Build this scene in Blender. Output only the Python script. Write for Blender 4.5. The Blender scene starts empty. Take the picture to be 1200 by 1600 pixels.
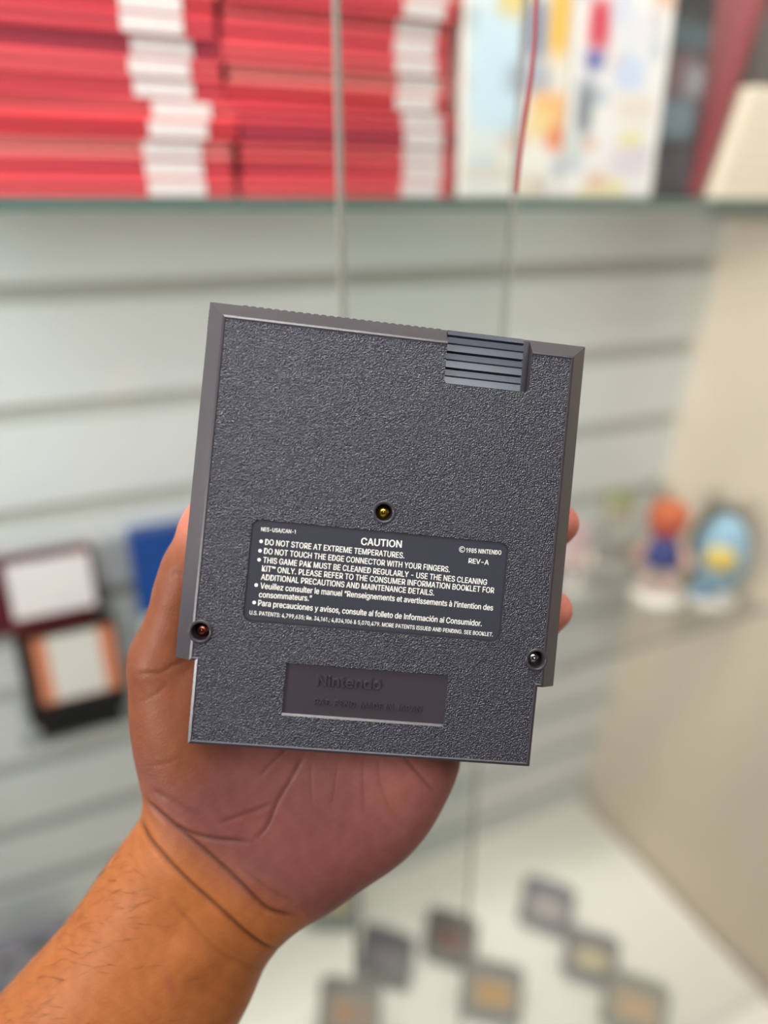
import bpy, bmesh, math, random
import numpy as np
from mathutils import Matrix, Vector

random.seed(7)
S = bpy.context.scene
COL = S.collection

# ------------------------------------------------------------------ camera
F = 1150.0                                   # focal length in pixels of the 1200 x 1600 frame
PITCH, YAW = math.radians(22.867), math.radians(24.809)
CAM = Vector((0, 0, 1.5))
cam_data = bpy.data.cameras.new('camera')
cam = bpy.data.objects.new('camera', cam_data)
COL.objects.link(cam)
cam.location = CAM
cam.rotation_euler = (math.radians(90) - PITCH, 0, -YAW)
cam_data.sensor_fit = 'VERTICAL'
cam_data.sensor_height = 36
cam_data.lens = 36 * F / 1600
cam_data.clip_start = 0.02
cam_data.dof.use_dof = True
cam_data.dof.focus_distance = 0.2325
cam_data.dof.aperture_fstop = 2.7
S.camera = cam
CM = Matrix.LocRotScale(CAM, cam.rotation_euler, None)
RV, UPV, FWD = CM.to_3x3() @ Vector((1, 0, 0)), CM.to_3x3() @ Vector((0, 1, 0)), CM.to_3x3() @ Vector((0, 0, -1))

# ------------------------------------------------------------------ light
S.view_settings.view_transform = 'Standard'
S.view_settings.look = 'None'
S.view_settings.gamma = 1
S.view_settings.use_curve_mapping = False
S.view_settings.exposure = -0.1
W = bpy.data.worlds.new('world')
S.world = W
W.use_nodes = True
W.node_tree.nodes['Background'].inputs[0].default_value = (0.97, 0.98, 1.0, 1)
W.node_tree.nodes['Background'].inputs[1].default_value = 0.14


def area(name, loc, rot, sx, sy, power, col=(1, 0.95, 0.88), spread=180):
    l = bpy.data.lights.new(name, 'AREA')
    l.shape = 'RECTANGLE'
    l.size, l.size_y, l.energy, l.color, l.spread = sx, sy, power, col, math.radians(spread)
    o = bpy.data.objects.new(name, l)
    COL.objects.link(o)
    o.location, o.rotation_euler = loc, [math.radians(a) for a in rot]
    return o


def aim(o, target):
    o.rotation_euler = (Vector(target) - o.location).to_track_quat('-Z', 'Y').to_euler()


area('showcase_light', (0.25, 0.34, 2.50), (14, 0, 0), 1.9, 0.2, 10, (1.0, 0.985, 0.95), 80)        # strip inside the top of the showcase
area('showcase_light', (0.20, 0.375, 1.96), (34, 0, 0), 1.9, 0.04, 3.0, (1.0, 0.985, 0.96), 150)     # strip added behind the door tops to brighten the red case fronts
aim(area('added_wall_light', (-1.60, -0.08, 1.67), (0, 0, 0), 0.35, 0.35, 5.0, (1.0, 0.985, 0.97), 46), (0.55, 0.90, 1.56))     # lamp added out of view to brighten the showcase and spare the hand
aim(area('ceiling_light', (-0.15, -0.75, 2.5), (0, 0, 0), 0.9, 0.45, 7.0, (0.93, 0.965, 1.0), 120), (0.1, 0.3, 1.5))      # shop lights behind the camera


# ------------------------------------------------------------------ helpers
def ray(x, y):
    return FWD + RV * ((x - 600) / F) - UPV * ((y - 800) / F)


def at_y(x, y, v):
    r = ray(x, y)
    return CAM + r * (v / r.y)


def at_z(x, y, v):
    r = ray(x, y)
    return CAM + r * ((v - CAM.z) / r.z)


def srgb(h):
    if isinstance(h, str):
        h = [int(h[i:i + 2], 16) / 255 for i in (0, 2, 4)]
    return tuple(c / 12.92 if c <= 0.04045 else ((c + 0.055) / 1.055) ** 2.4 for c in h) + (1,)


def mat(name, col, rough=0.5, metal=0.0, spec=0.5, noise=None, bump=None, coat=0.0):
    """noise=(scale, amount): mottles the colour; bump=(scale, distance, detail)"""
    m = bpy.data.materials.new(name)
    m.use_nodes = True
    nt = m.node_tree
    b = nt.nodes['Principled BSDF']
    c = srgb(col)
    b.inputs['Base Color'].default_value = c
    b.inputs['Roughness'].default_value = rough
    b.inputs['Metallic'].default_value = metal
    b.inputs['Specular IOR Level'].default_value = spec
    b.inputs['Coat Weight'].default_value = coat
    tc = nt.nodes.new('ShaderNodeTexCoord')
    if noise:
        n = nt.nodes.new('ShaderNodeTexNoise')
        n.inputs['Scale'].default_value = noise[0]
        n.inputs['Detail'].default_value = 3
        nt.links.new(tc.outputs['Object'], n.inputs['Vector'])
        r = nt.nodes.new('ShaderNodeMix')
        r.data_type = 'RGBA'
        r.inputs['A'].default_value = tuple(v * (1 - noise[1]) for v in c[:3]) + (1,)
        r.inputs['B'].default_value = tuple(min(1, v * (1 + noise[1])) for v in c[:3]) + (1,)
        nt.links.new(n.outputs['Fac'], r.inputs['Factor'])
        nt.links.new(r.outputs['Result'], b.inputs['Base Color'])
    if bump:
        n = nt.nodes.new('ShaderNodeTexNoise')
        n.inputs['Scale'].default_value = bump[0]
        n.inputs['Detail'].default_value = bump[2] if len(bump) > 2 else 2
        nt.links.new(tc.outputs['Object'], n.inputs['Vector'])
        bp = nt.nodes.new('ShaderNodeBump')
        bp.inputs['Strength'].default_value = 1
        bp.inputs['Distance'].default_value = bump[1]
        nt.links.new(n.outputs['Fac'], bp.inputs['Height'])
        nt.links.new(bp.outputs['Normal'], b.inputs['Normal'])
    return m


def attr_mat(name, rough=0.45, bump=None):
    m = mat(name, 'ffffff', rough, bump=bump)
    a = m.node_tree.nodes.new('ShaderNodeAttribute')
    a.attribute_name = 'col'
    m.node_tree.links.new(a.outputs['Color'], m.node_tree.nodes['Principled BSDF'].inputs['Base Color'])
    return m


def glass_mat(name, tint, refl=1.0):
    m = bpy.data.materials.new(name)
    m.use_nodes = True
    nt = m.node_tree
    nt.nodes.remove(nt.nodes['Principled BSDF'])
    t = nt.nodes.new('ShaderNodeBsdfTransparent')
    t.inputs[0].default_value = tint
    g = nt.nodes.new('ShaderNodeBsdfGlossy')
    g.inputs['Roughness'].default_value = 0.02
    lw = nt.nodes.new('ShaderNodeLayerWeight')
    pw = nt.nodes.new('ShaderNodeMath')
    pw.operation = 'POWER'
    pw.inputs[1].default_value = 5
    fr = nt.nodes.new('ShaderNodeMath')
    fr.operation = 'MULTIPLY_ADD'
    fr.inputs[1].default_value, fr.inputs[2].default_value = 0.9, 0.03
    nt.links.new(lw.outputs['Facing'], pw.inputs[0])
    nt.links.new(pw.outputs[0], fr.inputs[0])
    mx = nt.nodes.new('ShaderNodeMixShader')
    nt.links.new(fr.outputs[0], mx.inputs[0])
    nt.links.new(t.outputs[0], mx.inputs[1])
    nt.links.new(g.outputs[0], mx.inputs[2])
    nt.links.new(mx.outputs[0], nt.nodes['Material Output'].inputs[0])
    return m


def link(name, me, mats, parent=None, smooth=None):
    if not isinstance(mats, (list, tuple)):
        mats = [mats]
    for m in mats:
        me.materials.append(m)
    o = bpy.data.objects.new(name, me)
    COL.objects.link(o)
    if parent:
        o.parent = parent
    if smooth is not None:
        for p in me.polygons:
            p.use_smooth = True
        if smooth < 179:
            me.set_sharp_from_angle(angle=math.radians(smooth))
    return o


def bm_obj(name, bm, mats, parent=None, smooth=35, bevel=0, seg=2):
    bmesh.ops.recalc_face_normals(bm, faces=bm.faces)
    if bevel:
        es = [e for e in bm.edges if len(e.link_faces) == 2 and e.calc_face_angle(0) > 0.5]
        bmesh.ops.bevel(bm, geom=es, offset=bevel, segments=seg, affect='EDGES', clamp_overlap=True)
    me = bpy.data.meshes.new(name)
    bm.to_mesh(me)
    bm.free()
    return link(name, me, mats, parent, smooth)


def add_box(bm, x0, x1, y0, y1, z0, z1):
    v = [bm.verts.new((x, y, z)) for x in (x0, x1) for y in (y0, y1) for z in (z0, z1)]
    for f in ((0, 1, 3, 2), (4, 6, 7, 5), (0, 4, 5, 1), (2, 3, 7, 6), (0, 2, 6, 4), (1, 5, 7, 3)):
        bm.faces.new([v[i] for i in f])
    return v


def box(name, dims, m, parent=None, bevel=0.001):
    bm = bmesh.new()
    add_box(bm, *dims)
    return bm_obj(name, bm, m, parent, 35, bevel)


def add_lathe(bm, prof, c=(0, 0, 0), n=28, sy=1.0):
    rings = []
    for r, z in prof:
        rings.append([bm.verts.new((c[0] + r * math.cos(2 * math.pi * i / n), c[1] + sy * r * math.sin(2 * math.pi * i / n), c[2] + z)) for i in range(n)])
    for a, b in zip(rings, rings[1:]):
        for i in range(n):
            bm.faces.new((a[i], a[(i + 1) % n], b[(i + 1) % n], b[i]))
    bm.faces.new(rings[0][::-1])
    bm.faces.new(rings[-1])


def lathe(name, prof, m, parent=None, c=(0, 0, 0), n=28, sy=1.0, smooth=40):
    bm = bmesh.new()
    add_lathe(bm, prof, c, n, sy)
    return bm_obj(name, bm, m, parent, smooth)


def ball(name, c, r, m, parent=None, n=20):
    bm = bmesh.new()
    bmesh.ops.create_uvsphere(bm, u_segments=n, v_segments=n // 2 + 2, radius=1)
    for v in bm.verts:
        v.co = Vector((c[0] + v.co.x * r[0], c[1] + v.co.y * r[1], c[2] + v.co.z * r[2]))
    return bm_obj(name, bm, m, parent, 180)


def tube_bm(bm, pts, rad, n=10):
    pts = [Vector(p) for p in pts]
    rings = []
    for i, p in enumerate(pts):
        d = (pts[min(i + 1, len(pts) - 1)] - pts[max(i - 1, 0)]).normalized()
        a = d.orthogonal().normalized() if i == 0 else (a - d * a.dot(d)).normalized()
        b = d.cross(a)
        r = rad[i] if isinstance(rad, (list, tuple)) else rad
        rings.append([bm.verts.new(p + (a * math.cos(2 * math.pi * k / n) + b * math.sin(2 * math.pi * k / n)) * r) for k in range(n)])
    for p, q in zip(rings, rings[1:]):
        for k in range(n):
            bm.faces.new((p[k], p[(k + 1) % n], q[(k + 1) % n], q[k]))
    bm.faces.new(rings[0][::-1])
    bm.faces.new(rings[-1])


def thing(name, label, cat, loc=(0, 0, 0), rot=(0, 0, 0), group=None):
    o = bpy.data.objects.new(name, None)
    o.empty_display_size = 0.02
    COL.objects.link(o)
    o.location, o.rotation_euler = loc, rot
    return tag(o, label, cat, group)


def tag(o, label, cat, group=None):
    o['label'], o['category'] = label, cat
    if group:
        o['group'] = group
    return o


def struct(o):
    o['kind'] = 'structure'
    return o


def copy_tree(o, parent=None):
    c = o.copy()
    COL.objects.link(c)
    if parent:
        c.parent = parent
    for ch in o.children:
        copy_tree(ch, c)
    return c


def cover(name, x0, x1, z0, z1, y, base, blobs, m, parent, n=48):
    """a printed front: soft colour patches, laid on the plane y; blobs = (u, v, ru, rv, colour)"""
    nx, nz = n, n
    rnd = random.Random(name + str(x1))
    pal = ('d8c9b4', 'b9bfc9', 'e3d7a8', 'cdd9de', 'a9a4a6', 'dfb8a2') if sum(srgb(base)[:3]) > 1 else ('4a4650', '39424a', '54464a')
    blobs = [(rnd.random(), rnd.random(), rnd.uniform(.05, .14), rnd.uniform(.02, .06), rnd.choice(pal)) for _ in range(16)] + list(blobs)
    vs, fs, cs = [], [], []
    for j in range(nz + 1):
        for i in range(nx + 1):
            u, v = i / nx, j / nz
            vs.append((x0 + (x1 - x0) * u, y, z0 + (z1 - z0) * v))
            c = np.array(srgb(base))
            for (bu, bv, ru, rv, bc) in blobs:
                d = ((u - bu) / ru) ** 4 + ((v - bv) / rv) ** 4
                w = 1 / (1 + d ** 2)
                c = c * (1 - w) + np.array(srgb(bc)) * w
            cs.append(c)
    for j in range(nz):
        for i in range(nx):
            a = j * (nx + 1) + i
            fs.append((a, a + 1, a + nx + 2, a + nx + 1))
    me = bpy.data.meshes.new(name)
    me.from_pydata(vs, [], fs)
    ca = me.color_attributes.new('col', 'FLOAT_COLOR', 'POINT')
    ca.data.foreach_set('color', np.array(cs, dtype=np.float32).ravel())
    return link(name, me, m, parent)


# ------------------------------------------------------------------ materials of the setting
M_slat = mat('white_laminate', 'dfe0dd', 0.45, noise=(6, 0.03))
M_groove = mat('slatwall_channel', 'bdbcb3', 0.6)
M_cream = mat('cream_paint', 'e8d7c2', 0.7, noise=(3, 0.03), bump=(180, 0.0003))
M_floor = mat('grey_vinyl', '8f8a82', 0.4, noise=(9, 0.08))
M_ceil = mat('white_ceiling', 'e9e7e0', 0.8)
M_deck = mat('white_melamine', 'f1ecdf', 0.4, noise=(5, 0.02))
M_glass = glass_mat('clear_glass', (0.975, 0.985, 0.98, 1))
M_shelf = glass_mat('dimming_shelf_glass', (0.56, 0.60, 0.58, 1))  # tinted this dark only to shade the band of wall below the shelf
M_gedge = mat('green_glass_edge', '5d7069', 0.15)
M_dedge = mat('polished_glass_edge', 'b3b0a6', 0.2)
M_dedge.node_tree.nodes['Principled BSDF'].inputs['Alpha'].default_value = 0.55
M_art = attr_mat('printed_card', 0.4)

# ------------------------------------------------------------------ setting
YW = 0.72          # front of the slatwall


def wall_x(z):     # the cream side wall leans out a little
    return 0.815 + (z - 1.5) * 0.125


bm = bmesh.new()
gz = [1.427 - 0.1 * k for k in range(-9, 9)]          # channel heights
gz = [1.427 + 0.105 * k for k in range(9, 0, -1)] + [1.427, 1.323, 1.225, 1.128, 1.034, 0.944, 0.861, 0.783, 0.700, 0.615]
edges = [2.5] + gz + [0.50]
for i in range(len(edges) - 1):
    top = edges[i] - (0.0085 if i else 0)
    bot = edges[i + 1] + (0.0085 if i < len(edges) - 2 else 0)
    add_box(bm, -1.1, 0.98, YW, YW + 0.014, bot, top)
bev = struct(bm_obj('wall_back', bm, M_slat, None, 35, 0.0012))
bm = bmesh.new()
add_box(bm, -1.1, 0.98, YW + 0.0135, YW + 0.03, 0.50, 2.5)
struct(bm_obj('wall_back_core', bm, M_groove))

bm = bmesh.new()
a, b = wall_x(0), wall_x(2.7)
q = [bm.verts.new(p) for p in ((a, YW + .03, 0), (a, -1.6, 0), (b, -1.6, 2.7), (b, YW + .03, 2.7),
                               (a + .04, YW + .03, 0), (a + .04, -1.6, 0), (b + .04, -1.6, 2.7), (b + .04, YW + .03, 2.7))]
for f in ((0, 1, 2, 3), (7, 6, 5, 4), (0, 4, 5, 1), (1, 5, 6, 2), (2, 6, 7, 3), (3, 7, 4, 0)):
    bm.faces.new([q[i] for i in f])
struct(bm_obj('wall_right', bm, M_cream))
struct(box('floor', (-2.2, 1.3, -1.8, 0.8, -0.03, 0.0), M_floor, None, 0))
struct(box('ceiling', (-2.2, 1.3, -1.8, 0.8, 2.7, 2.73), M_ceil, None, 0))

ZD = 0.585         # top of the white display deck
XD = wall_x(0.55) - 0.004
deck = thing('display_deck', 'white display deck at the foot of the slatwall', 'display deck', (0, 0, 0))
box('deck_top', (-1.0, XD, 0.10, YW - 0.001, ZD - 0.025, ZD), M_deck, deck, 0.002)
box('deck_front', (-1.0, wall_x(0) - 0.01, 0.12, 0.14, 0.0, ZD - 0.025), M_deck, deck, 0.002)

# glass shelf at eye level
ZS = 1.5025
shelf = thing('glass_shelf', 'long glass shelf at eye level under the red game cases', 'shelf', (0, 0, ZS))
box('shelf_pane', (-0.95, 0.806, 0.515, YW - 0.001, -0.008, 0), M_shelf, shelf, 0)
box('polished_edge', (-0.95, 0.806, 0.5125, 0.515, -0.008, 0), M_gedge, shelf, 0)
M_steel = mat('brushed_steel', 'b7b7b4', 0.3, 1.0)
for x in (-0.35, 0.78):
    box('bracket', (x, x + 0.006, 0.60, YW, -0.022, -0.008), M_steel, shelf, 0.0005)

# two sliding glass door panes of the showcase, overlapping between x = .19 and .33
for nm, x0, x1, yy, lab, ex in (
        ('sliding_glass_door', -0.95, at_y(800, 310, 0.345).x, 0.345, 'sliding glass pane of the showcase reaching from the left side', 1),
        ('sliding_glass_door', at_y(536, 310, 0.357).x, 0.775, 0.357, 'sliding glass pane of the showcase reaching to the cream wall', 0)):
    d = thing(nm, lab, 'glass door', (0, yy, ZD + 0.001), group='sliding glass doors of the showcase')
    box('pane', (x0, x1, -0.002, 0.002, 0.0, 1.85), M_glass, d, 0)
    e = x1 if ex else x0
    box('polished_edge', (e - (0 if ex else 0.003), e + (0.001 if ex else 0), -0.002, 0.002, 0.0, 1.85), M_dedge, d, 0)

# ------------------------------------------------------------------ red cases stacked on the shelf
reds = [mat('red_plastic_case', c, 0.35, noise=(40, 0.05)) for c in ('d2444e', 'dc5458', 'c8383f', 'e27570', 'ad3646')]
M_label = mat('white_spine_print', 'dacdc9', 0.5, noise=(220, 0.12))
M_seam = mat('dark_case_seam', '5a1822', 0.6)


def make_case(lx, lw, red):
    t = thing('game_case', '', 'game case')
    L, Dp, H = 0.160, 0.105, 0.0108
    bm = bmesh.new()
    add_box(bm, -L / 2, L / 2, 0.0, Dp, 0, H * .44)
    add_box(bm, -L / 2, L / 2, 0.0, Dp, H * .56, H)
    bm_obj('case_shell', bm, red, t, 35, 0.0008)
    box('case_seam', (-L / 2 + .001, L / 2 - .001, 0.001, Dp - .001, H * .4, H * .6), M_seam, t, 0)
    box('spine_label', (L / 2 - lx - lw, L / 2 - lx, -0.0005, 0.0005, H * .06, H * .94), M_label, t, 0)
    return t


ordw = ['bottom', 'second from the bottom', 'third from the bottom', 'fourth from the bottom', 'fifth from the bottom', 'sixth from the bottom',
        'seventh from the bottom', 'eighth from the bottom', 'ninth from the bottom', 'tenth from the bottom', 'eleventh from the bottom', 'twelfth from the bottom', 'thirteenth from the bottom']
for s, (xr, lx, lw, side) in enumerate(((0.1365, 0.020, 0.036, 'left'), (0.2985, 0.010, 0.031, 'right'))):
    protos = [make_case(lx, lw, r) for r in reds]
    used = set()
    slip = ((0, 0, 0, .0045, .009, -.002, -.0045, 0, -.006, -.007, -.002, .0045, .0045), (.001, .003, .003, .003, .003, -.004, -.002, -.006, -.006, -.004, .001, .008, .010))[s]
    for k in range(13):
        ci = [1, 0, 3, 2, 1, 0, 1, 4, 0, 2, 3, 1, 0][(k + 4 * s) % 13]
        p = protos[ci]
        o = p if ci not in used else copy_tree(p)
        used.add(ci)
        wob = 0.85 * slip[k] - 0.002 + random.uniform(-0.001, 0.001)
        o.location = (xr - 0.080 + wob, 0.523 + random.uniform(0, 0.004), ZS + 0.0001 + k * 0.0111)
        o.rotation_euler = (0, 0, random.uniform(-0.012, 0.012))
        tag(o, 'red game case with white end, %s of the %s stack' % (ordw[k], side), 'game case', 'red game cases in the %s stack' % side)
    for i, p in enumerate(protos):
        if i not in used:
            for ch in list(p.children):
                bpy.data.objects.remove(ch)
            bpy.data.objects.remove(p)

# upright boxes right of the stacks
M_white = mat('white_card', 'e9e4da', 0.5, noise=(30, 0.03))
M_black = mat('black_card', '26262a', 0.5, noise=(30, 0.1))
b1 = thing('game_box', 'white upright box with pale blue, yellow and orange cover beside the red cases', 'game box', (0.3045, 0.522, ZS + .0002), (0, 0, 0), 'upright boxes on the glass shelf')
box('box_body', (0, 0.090, 0.0, 0.03, 0, 0.17), M_white, b1, 0.001)
cover('cover_print', 0.001, 0.089, 0.002, 0.168, -0.0004, 'e9e4da',
      [(0.28, 0.5, 0.26, 0.25, 'cfe4f0'), (0.45, 0.80, 0.20, 0.10, 'e8d089'), (0.65, 0.66, 0.13, 0.12, '8a90a0'), (0.62, 0.47, 0.22, 0.06, 'a7adba'),
       (0.88, 0.72, 0.10, 0.16, 'e8b552'), (0.85, 0.34, 0.20, 0.09, 'efb678'), (0.75, 0.30, 0.12, 0.05, 'e9cf94'), (0.92, 0.24, 0.10, 0.05, 'e58f6a'),
       (0.3, 0.09, 0.4, 0.03, 'ddd3c6'), (0.15, 0.78, 0.1, 0.06, 'dfe7ea')], M_art, b1)
b2 = thing('game_box', 'white upright box with small grey blotches and a red and blue top corner', 'game box', (0.3965, 0.522, ZS + .0002), (0, 0, 0), 'upright boxes on the glass shelf')
box('box_body', (0, 0.0945, 0.0, 0.03, 0, 0.172), M_white, b2, 0.001)
cover('cover_print', 0.001, 0.0935, 0.002, 0.170, -0.0004, 'e8e3df',
      [(0.24, 0.70, 0.12, 0.10, 'cf3e55'), (0.22, 0.56, 0.10, 0.04, '6d6fa8'), (0.16, 0.36, 0.09, 0.10, '868d92'), (0.60, 0.52, 0.16, 0.07, 'c5cfe4'),
       (0.62, 0.70, 0.22, 0.08, 'dcd9dc'), (0.70, 0.38, 0.2, 0.05, 'e0d3c6'), (0.1, 0.2, 0.08, 0.06, 'c9cfcb'), (0.7, 0.15, 0.2, 0.06, 'd8cdd4'), (0.45, 0.8, 0.1, 0.1, 'cfd0dc')], M_art, b2)
b3 = thing('game_box', 'black upright box with dim bluish pictures right of the white boxes', 'game box', (0.4955, 0.535, ZS + .0002), (0, 0, 0), 'upright boxes on the glass shelf')
box('box_body', (0, 0.052, 0.0, 0.03, 0, 0.18), M_black, b3, 0.001)
cover('cover_print', 0.001, 0.051, 0.002, 0.178, -0.0004, '2c2d31',
      [(0.5, 0.68, 0.5, 0.05, '4a5a62'), (0.5, 0.52, 0.35, 0.09, '6e5a60'), (0.75, 0.5, 0.2, 0.06, '8c8a90'), (0.45, 0.34, 0.4, 0.08, '6b7a86'),
       (0.7, 0.16, 0.3, 0.05, '45404a')], M_art, b3)
M_maroon = mat('dark_red_cover', '83343a', 0.45, noise=(40, 0.08))
M_page = mat('cream_pages', 'e9dcc6', 0.7, noise=(90, 0.06))
bk = thing('book', 'slim dark red book leaning to the right on the shelf', 'book', (0.545, 0.528, ZS + .0035), (0, math.radians(15), 0))
box('book_cover', (0, 0.011, 0, 0.10, 0, 0.21), M_maroon, bk, 0.001)
box('page_block', (0.0015, 0.0095, 0.002, 0.101, 0.003, 0.2105), M_page, bk, 0)
cb = thing('paper_stack', 'slanting stack of cream cards right of the leaning red book', 'paper stack', (0.5615, 0.516, ZS + .0002))
for k in range(9):
    dx = 0.0098 * k * 0.27 + 0.0012
    box('card_pack', (dx, 0.085 + dx, 0, 0.05, 0.0098 * k, 0.0098 * k + 0.0095), M_page, cb, 0.0008)
b4 = thing('game_box', 'dark box behind the cream card stack near the cream wall', 'game box', (0.628, 0.580, ZS + .0002), (0, 0, 0), 'upright boxes on the glass shelf')
box('box_body', (0, 0.12, 0.0, 0.06, 0, 0.2), M_black, b4, 0.001)
box('cover_print', (0.02, 0.10, -0.001, 0.0005, 0.05, 0.16), mat('dim_grey_print', '4a4648', 0.5), b4, 0)

# ------------------------------------------------------------------ cartridges and a box on the slatwall, left
M_acryl = glass_mat('clear_acrylic', (0.93, 0.95, 0.95, 1))


def ledge(x0, x1, z, label):
    t = thing('acrylic_ledge', label, 'display ledge', ((x0 + x1) / 2, YW - 0.0005, z), group='clear ledges on the slatwall')
    w = (x1 - x0) / 2
    box('tray', (-w, w, -0.05, 0, -0.003, 0), M_acryl, t, 0.0005)
    box('front_lip', (-w, w, -0.0525, -0.05, -0.003, 0.008), M_acryl, t, 0.0005)
    box('back_plate', (-w, w, -0.003, 0, 0.0, 0.02), M_acryl, t, 0.0005)


def wall_cartridge(x0, x1, z0, z1, y, body, lab, label):
    """a chunky plastic cartridge, label side out, leaning back on its ledge"""
    t = thing('game_cartridge', label, 'game cartridge', ((x0 + x1) / 2, y, z0), (math.radians(-7), 0, 0), 'cartridges shown on the slatwall')
    w, h = (x1 - x0) / 2, z1 - z0
    bm = bmesh.new()
    add_box(bm, -w, w, 0, 0.019, h * .14, h)
    add_box(bm, -w * .86, w * .86, 0.002, 0.017, 0, h * .16)
    bm_obj('shell', bm, body, t, 35, 0.0025)
    return t, w, h


M_wine = mat('wine_red_plastic', '5a1420', 0.35)
M_jet = mat('black_plastic', '141416', 0.4)
ledge(-0.10, 0.022, 1.1265, 'clear ledge under the wine red cartridge')
t, w, h = wall_cartridge(-0.094, 0.012, 1.127, 1.201, 0.678, M_wine, None, 'wine red cartridge with a white label, above the black one')
box('label', (-w * .42, w * .93, -0.0006, 0.0005, h * .20, h * .93), mat('pale_label', 'efe6e6', 0.5, noise=(60, 0.05)), t, 0)
ledge(-0.080, 0.030, 1.0095, 'clear ledge under the black cartridge')
t, w, h = wall_cartridge(-0.068, 0.022, 1.010, 1.126, 0.664, M_jet, None, 'black cartridge with an orange and white label below the wine red one')
M_or = mat('orange_print', 'e08a66', 0.5)
box('label', (-w * .70, w * .93, -0.0006, 0.0005, h * .35, h * .95), M_or, t, 0)
o = box('label_centre', (-w * .42, w * .62, -0.0009, 0.0005, h * .36, h * .94), mat('white_print', 'e9e3da', 0.5, noise=(60, 0.05)), t, 0)
M_blue = mat('blue_card', '0d4a94', 0.4, noise=(20, 0.05))
ledge(0.035, 0.165, 1.0285, 'clear ledge under the blue and white box')
bb = thing('game_box', 'blue box with a pale lower band behind the thumb', 'game box', (0.047, 0.6735, 1.0325), (math.radians(-6), 0, 0))
box('box_body', (0, 0.11, 0, 0.03, 0, 0.17), M_blue, bb, 0.001)
box('lower_band', (-0.0005, 0.1105, -0.0006, 0.0305, 0.0, 0.085), mat('pale_blue_card', 'c9d0d2', 0.5), bb, 0)

# ------------------------------------------------------------------ toy figures on a small glass shelf, right
ZF = 1.045
fs = thing('glass_shelf', 'small glass shelf carrying the toy figures beside the cream wall', 'shelf', (0, 0, ZF))
box('shelf_pane', (0.44, wall_x(ZF) - 0.004, 0.515, YW - 0.001, -0.006, 0), M_glass, fs, 0)
box('polished_edge', (0.44, wall_x(ZF) - 0.004, 0.5135, 0.515, -0.006, 0), M_dedge, fs, 0)
M_base = mat('white_toy_base', 'e9e2d8', 0.4)


def toy(px, py, y, label, hgt, legs, body, arms, head, cap=None, wide=1.0, br=1.0):
    p = at_z(px, py, ZF)
    p = Vector((p.x, p.y, ZF + 0.0002))
    t = thing('toy_figure', label, 'toy figure', p, (0, 0, math.radians(-45)), 'toy figures on the small glass shelf')
    s = hgt / 0.11
    lathe('base', [(0.024 * s * br, 0), (0.026 * s * br, 0.002 * s), (0.026 * s * br, 0.007 * s), (0.023 * s * br, 0.009 * s)], M_base, t)
    ml, mb, ma, mh = [mat('toy_plastic', c, 0.4) for c in (legs, body, arms, head)]
    for sx in (-1, 1):
        lathe('leg', [(0.007 * s, 0), (0.0085 * s, 0.004 * s), (0.007 * s, 0.018 * s), (0.008 * s, 0.030 * s)], ml, t, (sx * 0.0095 * s * wide, 0, 0.009 * s), 16)
    lathe('body', [(0.010 * s, 0), (0.017 * s, 0.006 * s), (0.018 * s, 0.018 * s), (0.013 * s, 0.032 * s), (0.007 * s, 0.037 * s)], mb, t, (0, 0, 0.035 * s), 24, 0.8)
    for sx in (-1, 1):
        bm = bmesh.new()
        tube_bm(bm, [(sx * 0.012 * s, 0, 0.063 * s), (sx * 0.021 * s, -0.004 * s, 0.053 * s), (sx * 0.024 * s, -0.012 * s, 0.044 * s)], [0.0055 * s, 0.005 * s, 0.006 * s], 10)
        bm_obj('arm', bm, ma, t, 60)
    hd = ball('head', (0, 0, 0.086 * s), (0.0185 * s, 0.0175 * s, 0.018 * s), mh, t)
    if cap:
        mc = mat('toy_hat', cap, 0.4)
        lathe('hat', [(0.019 * s, 0), (0.0195 * s, 0.004 * s), (0.016 * s, 0.012 * s), (0.007 * s, 0.017 * s)], mc, t, (0, 0.001, 0.090 * s), 20)
    return t


toy(893, 922, 0.6, 'pale pink toy figure behind the right edge of the cartridge', 0.10, 'd9cfc6', 'd9b9b4', 'e4d6cc', 'd8b4b4', br=0.7)
toy(955, 885, 0.6, 'white toy figure with an olive green hat on a round base', 0.112, 'cfc9bd', 'e2dccf', 'b9bfb6', 'c9b79c', '9ba070', br=0.75)
toy(1024, 935, 0.6, 'toy figure with orange red head and navy blue body on a white base', 0.135, 'd8b9ae', '2c3f86', 'cfa08c', 'c8503e', 'cf6434', 1.1)
eg = thing('toy_figure', 'light blue egg shaped toy with yellow belly and dark back by the cream wall', 'toy figure', at_z(1108, 938, ZF) + Vector((0, 0, .0002)), (0, 0, math.radians(-50)), 'toy figures on the small glass shelf')
lathe('base', [(0.028, 0), (0.030, 0.002), (0.030, 0.008), (0.027, 0.010)], M_base, eg)
ball('shell', (0, 0.010, 0.066), (0.036, 0.026, 0.060), mat('dark_toy_shell', '55584f', 0.5), eg)
ball('body', (0.004, -0.004, 0.064), (0.031, 0.026, 0.052), mat('light_blue_toy', '8fb4c8', 0.4), eg)
ball('belly', (0.003, -0.022, 0.068), (0.019, 0.012, 0.019), mat('yellow_toy', 'e6c860', 0.4), eg)
for sx in (-1, 1):
    ball('foot', (sx * 0.014, -0.012, 0.016), (0.010, 0.014, 0.008), mat('light_blue_toy', '7aa4c4' if sx < 0 else 'd9d4cf', 0.4), eg, 14)

# ------------------------------------------------------------------ small cartridges in rows on the deck
M_grey = mat('grey_plastic', '8f8b88', 0.45)


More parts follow.
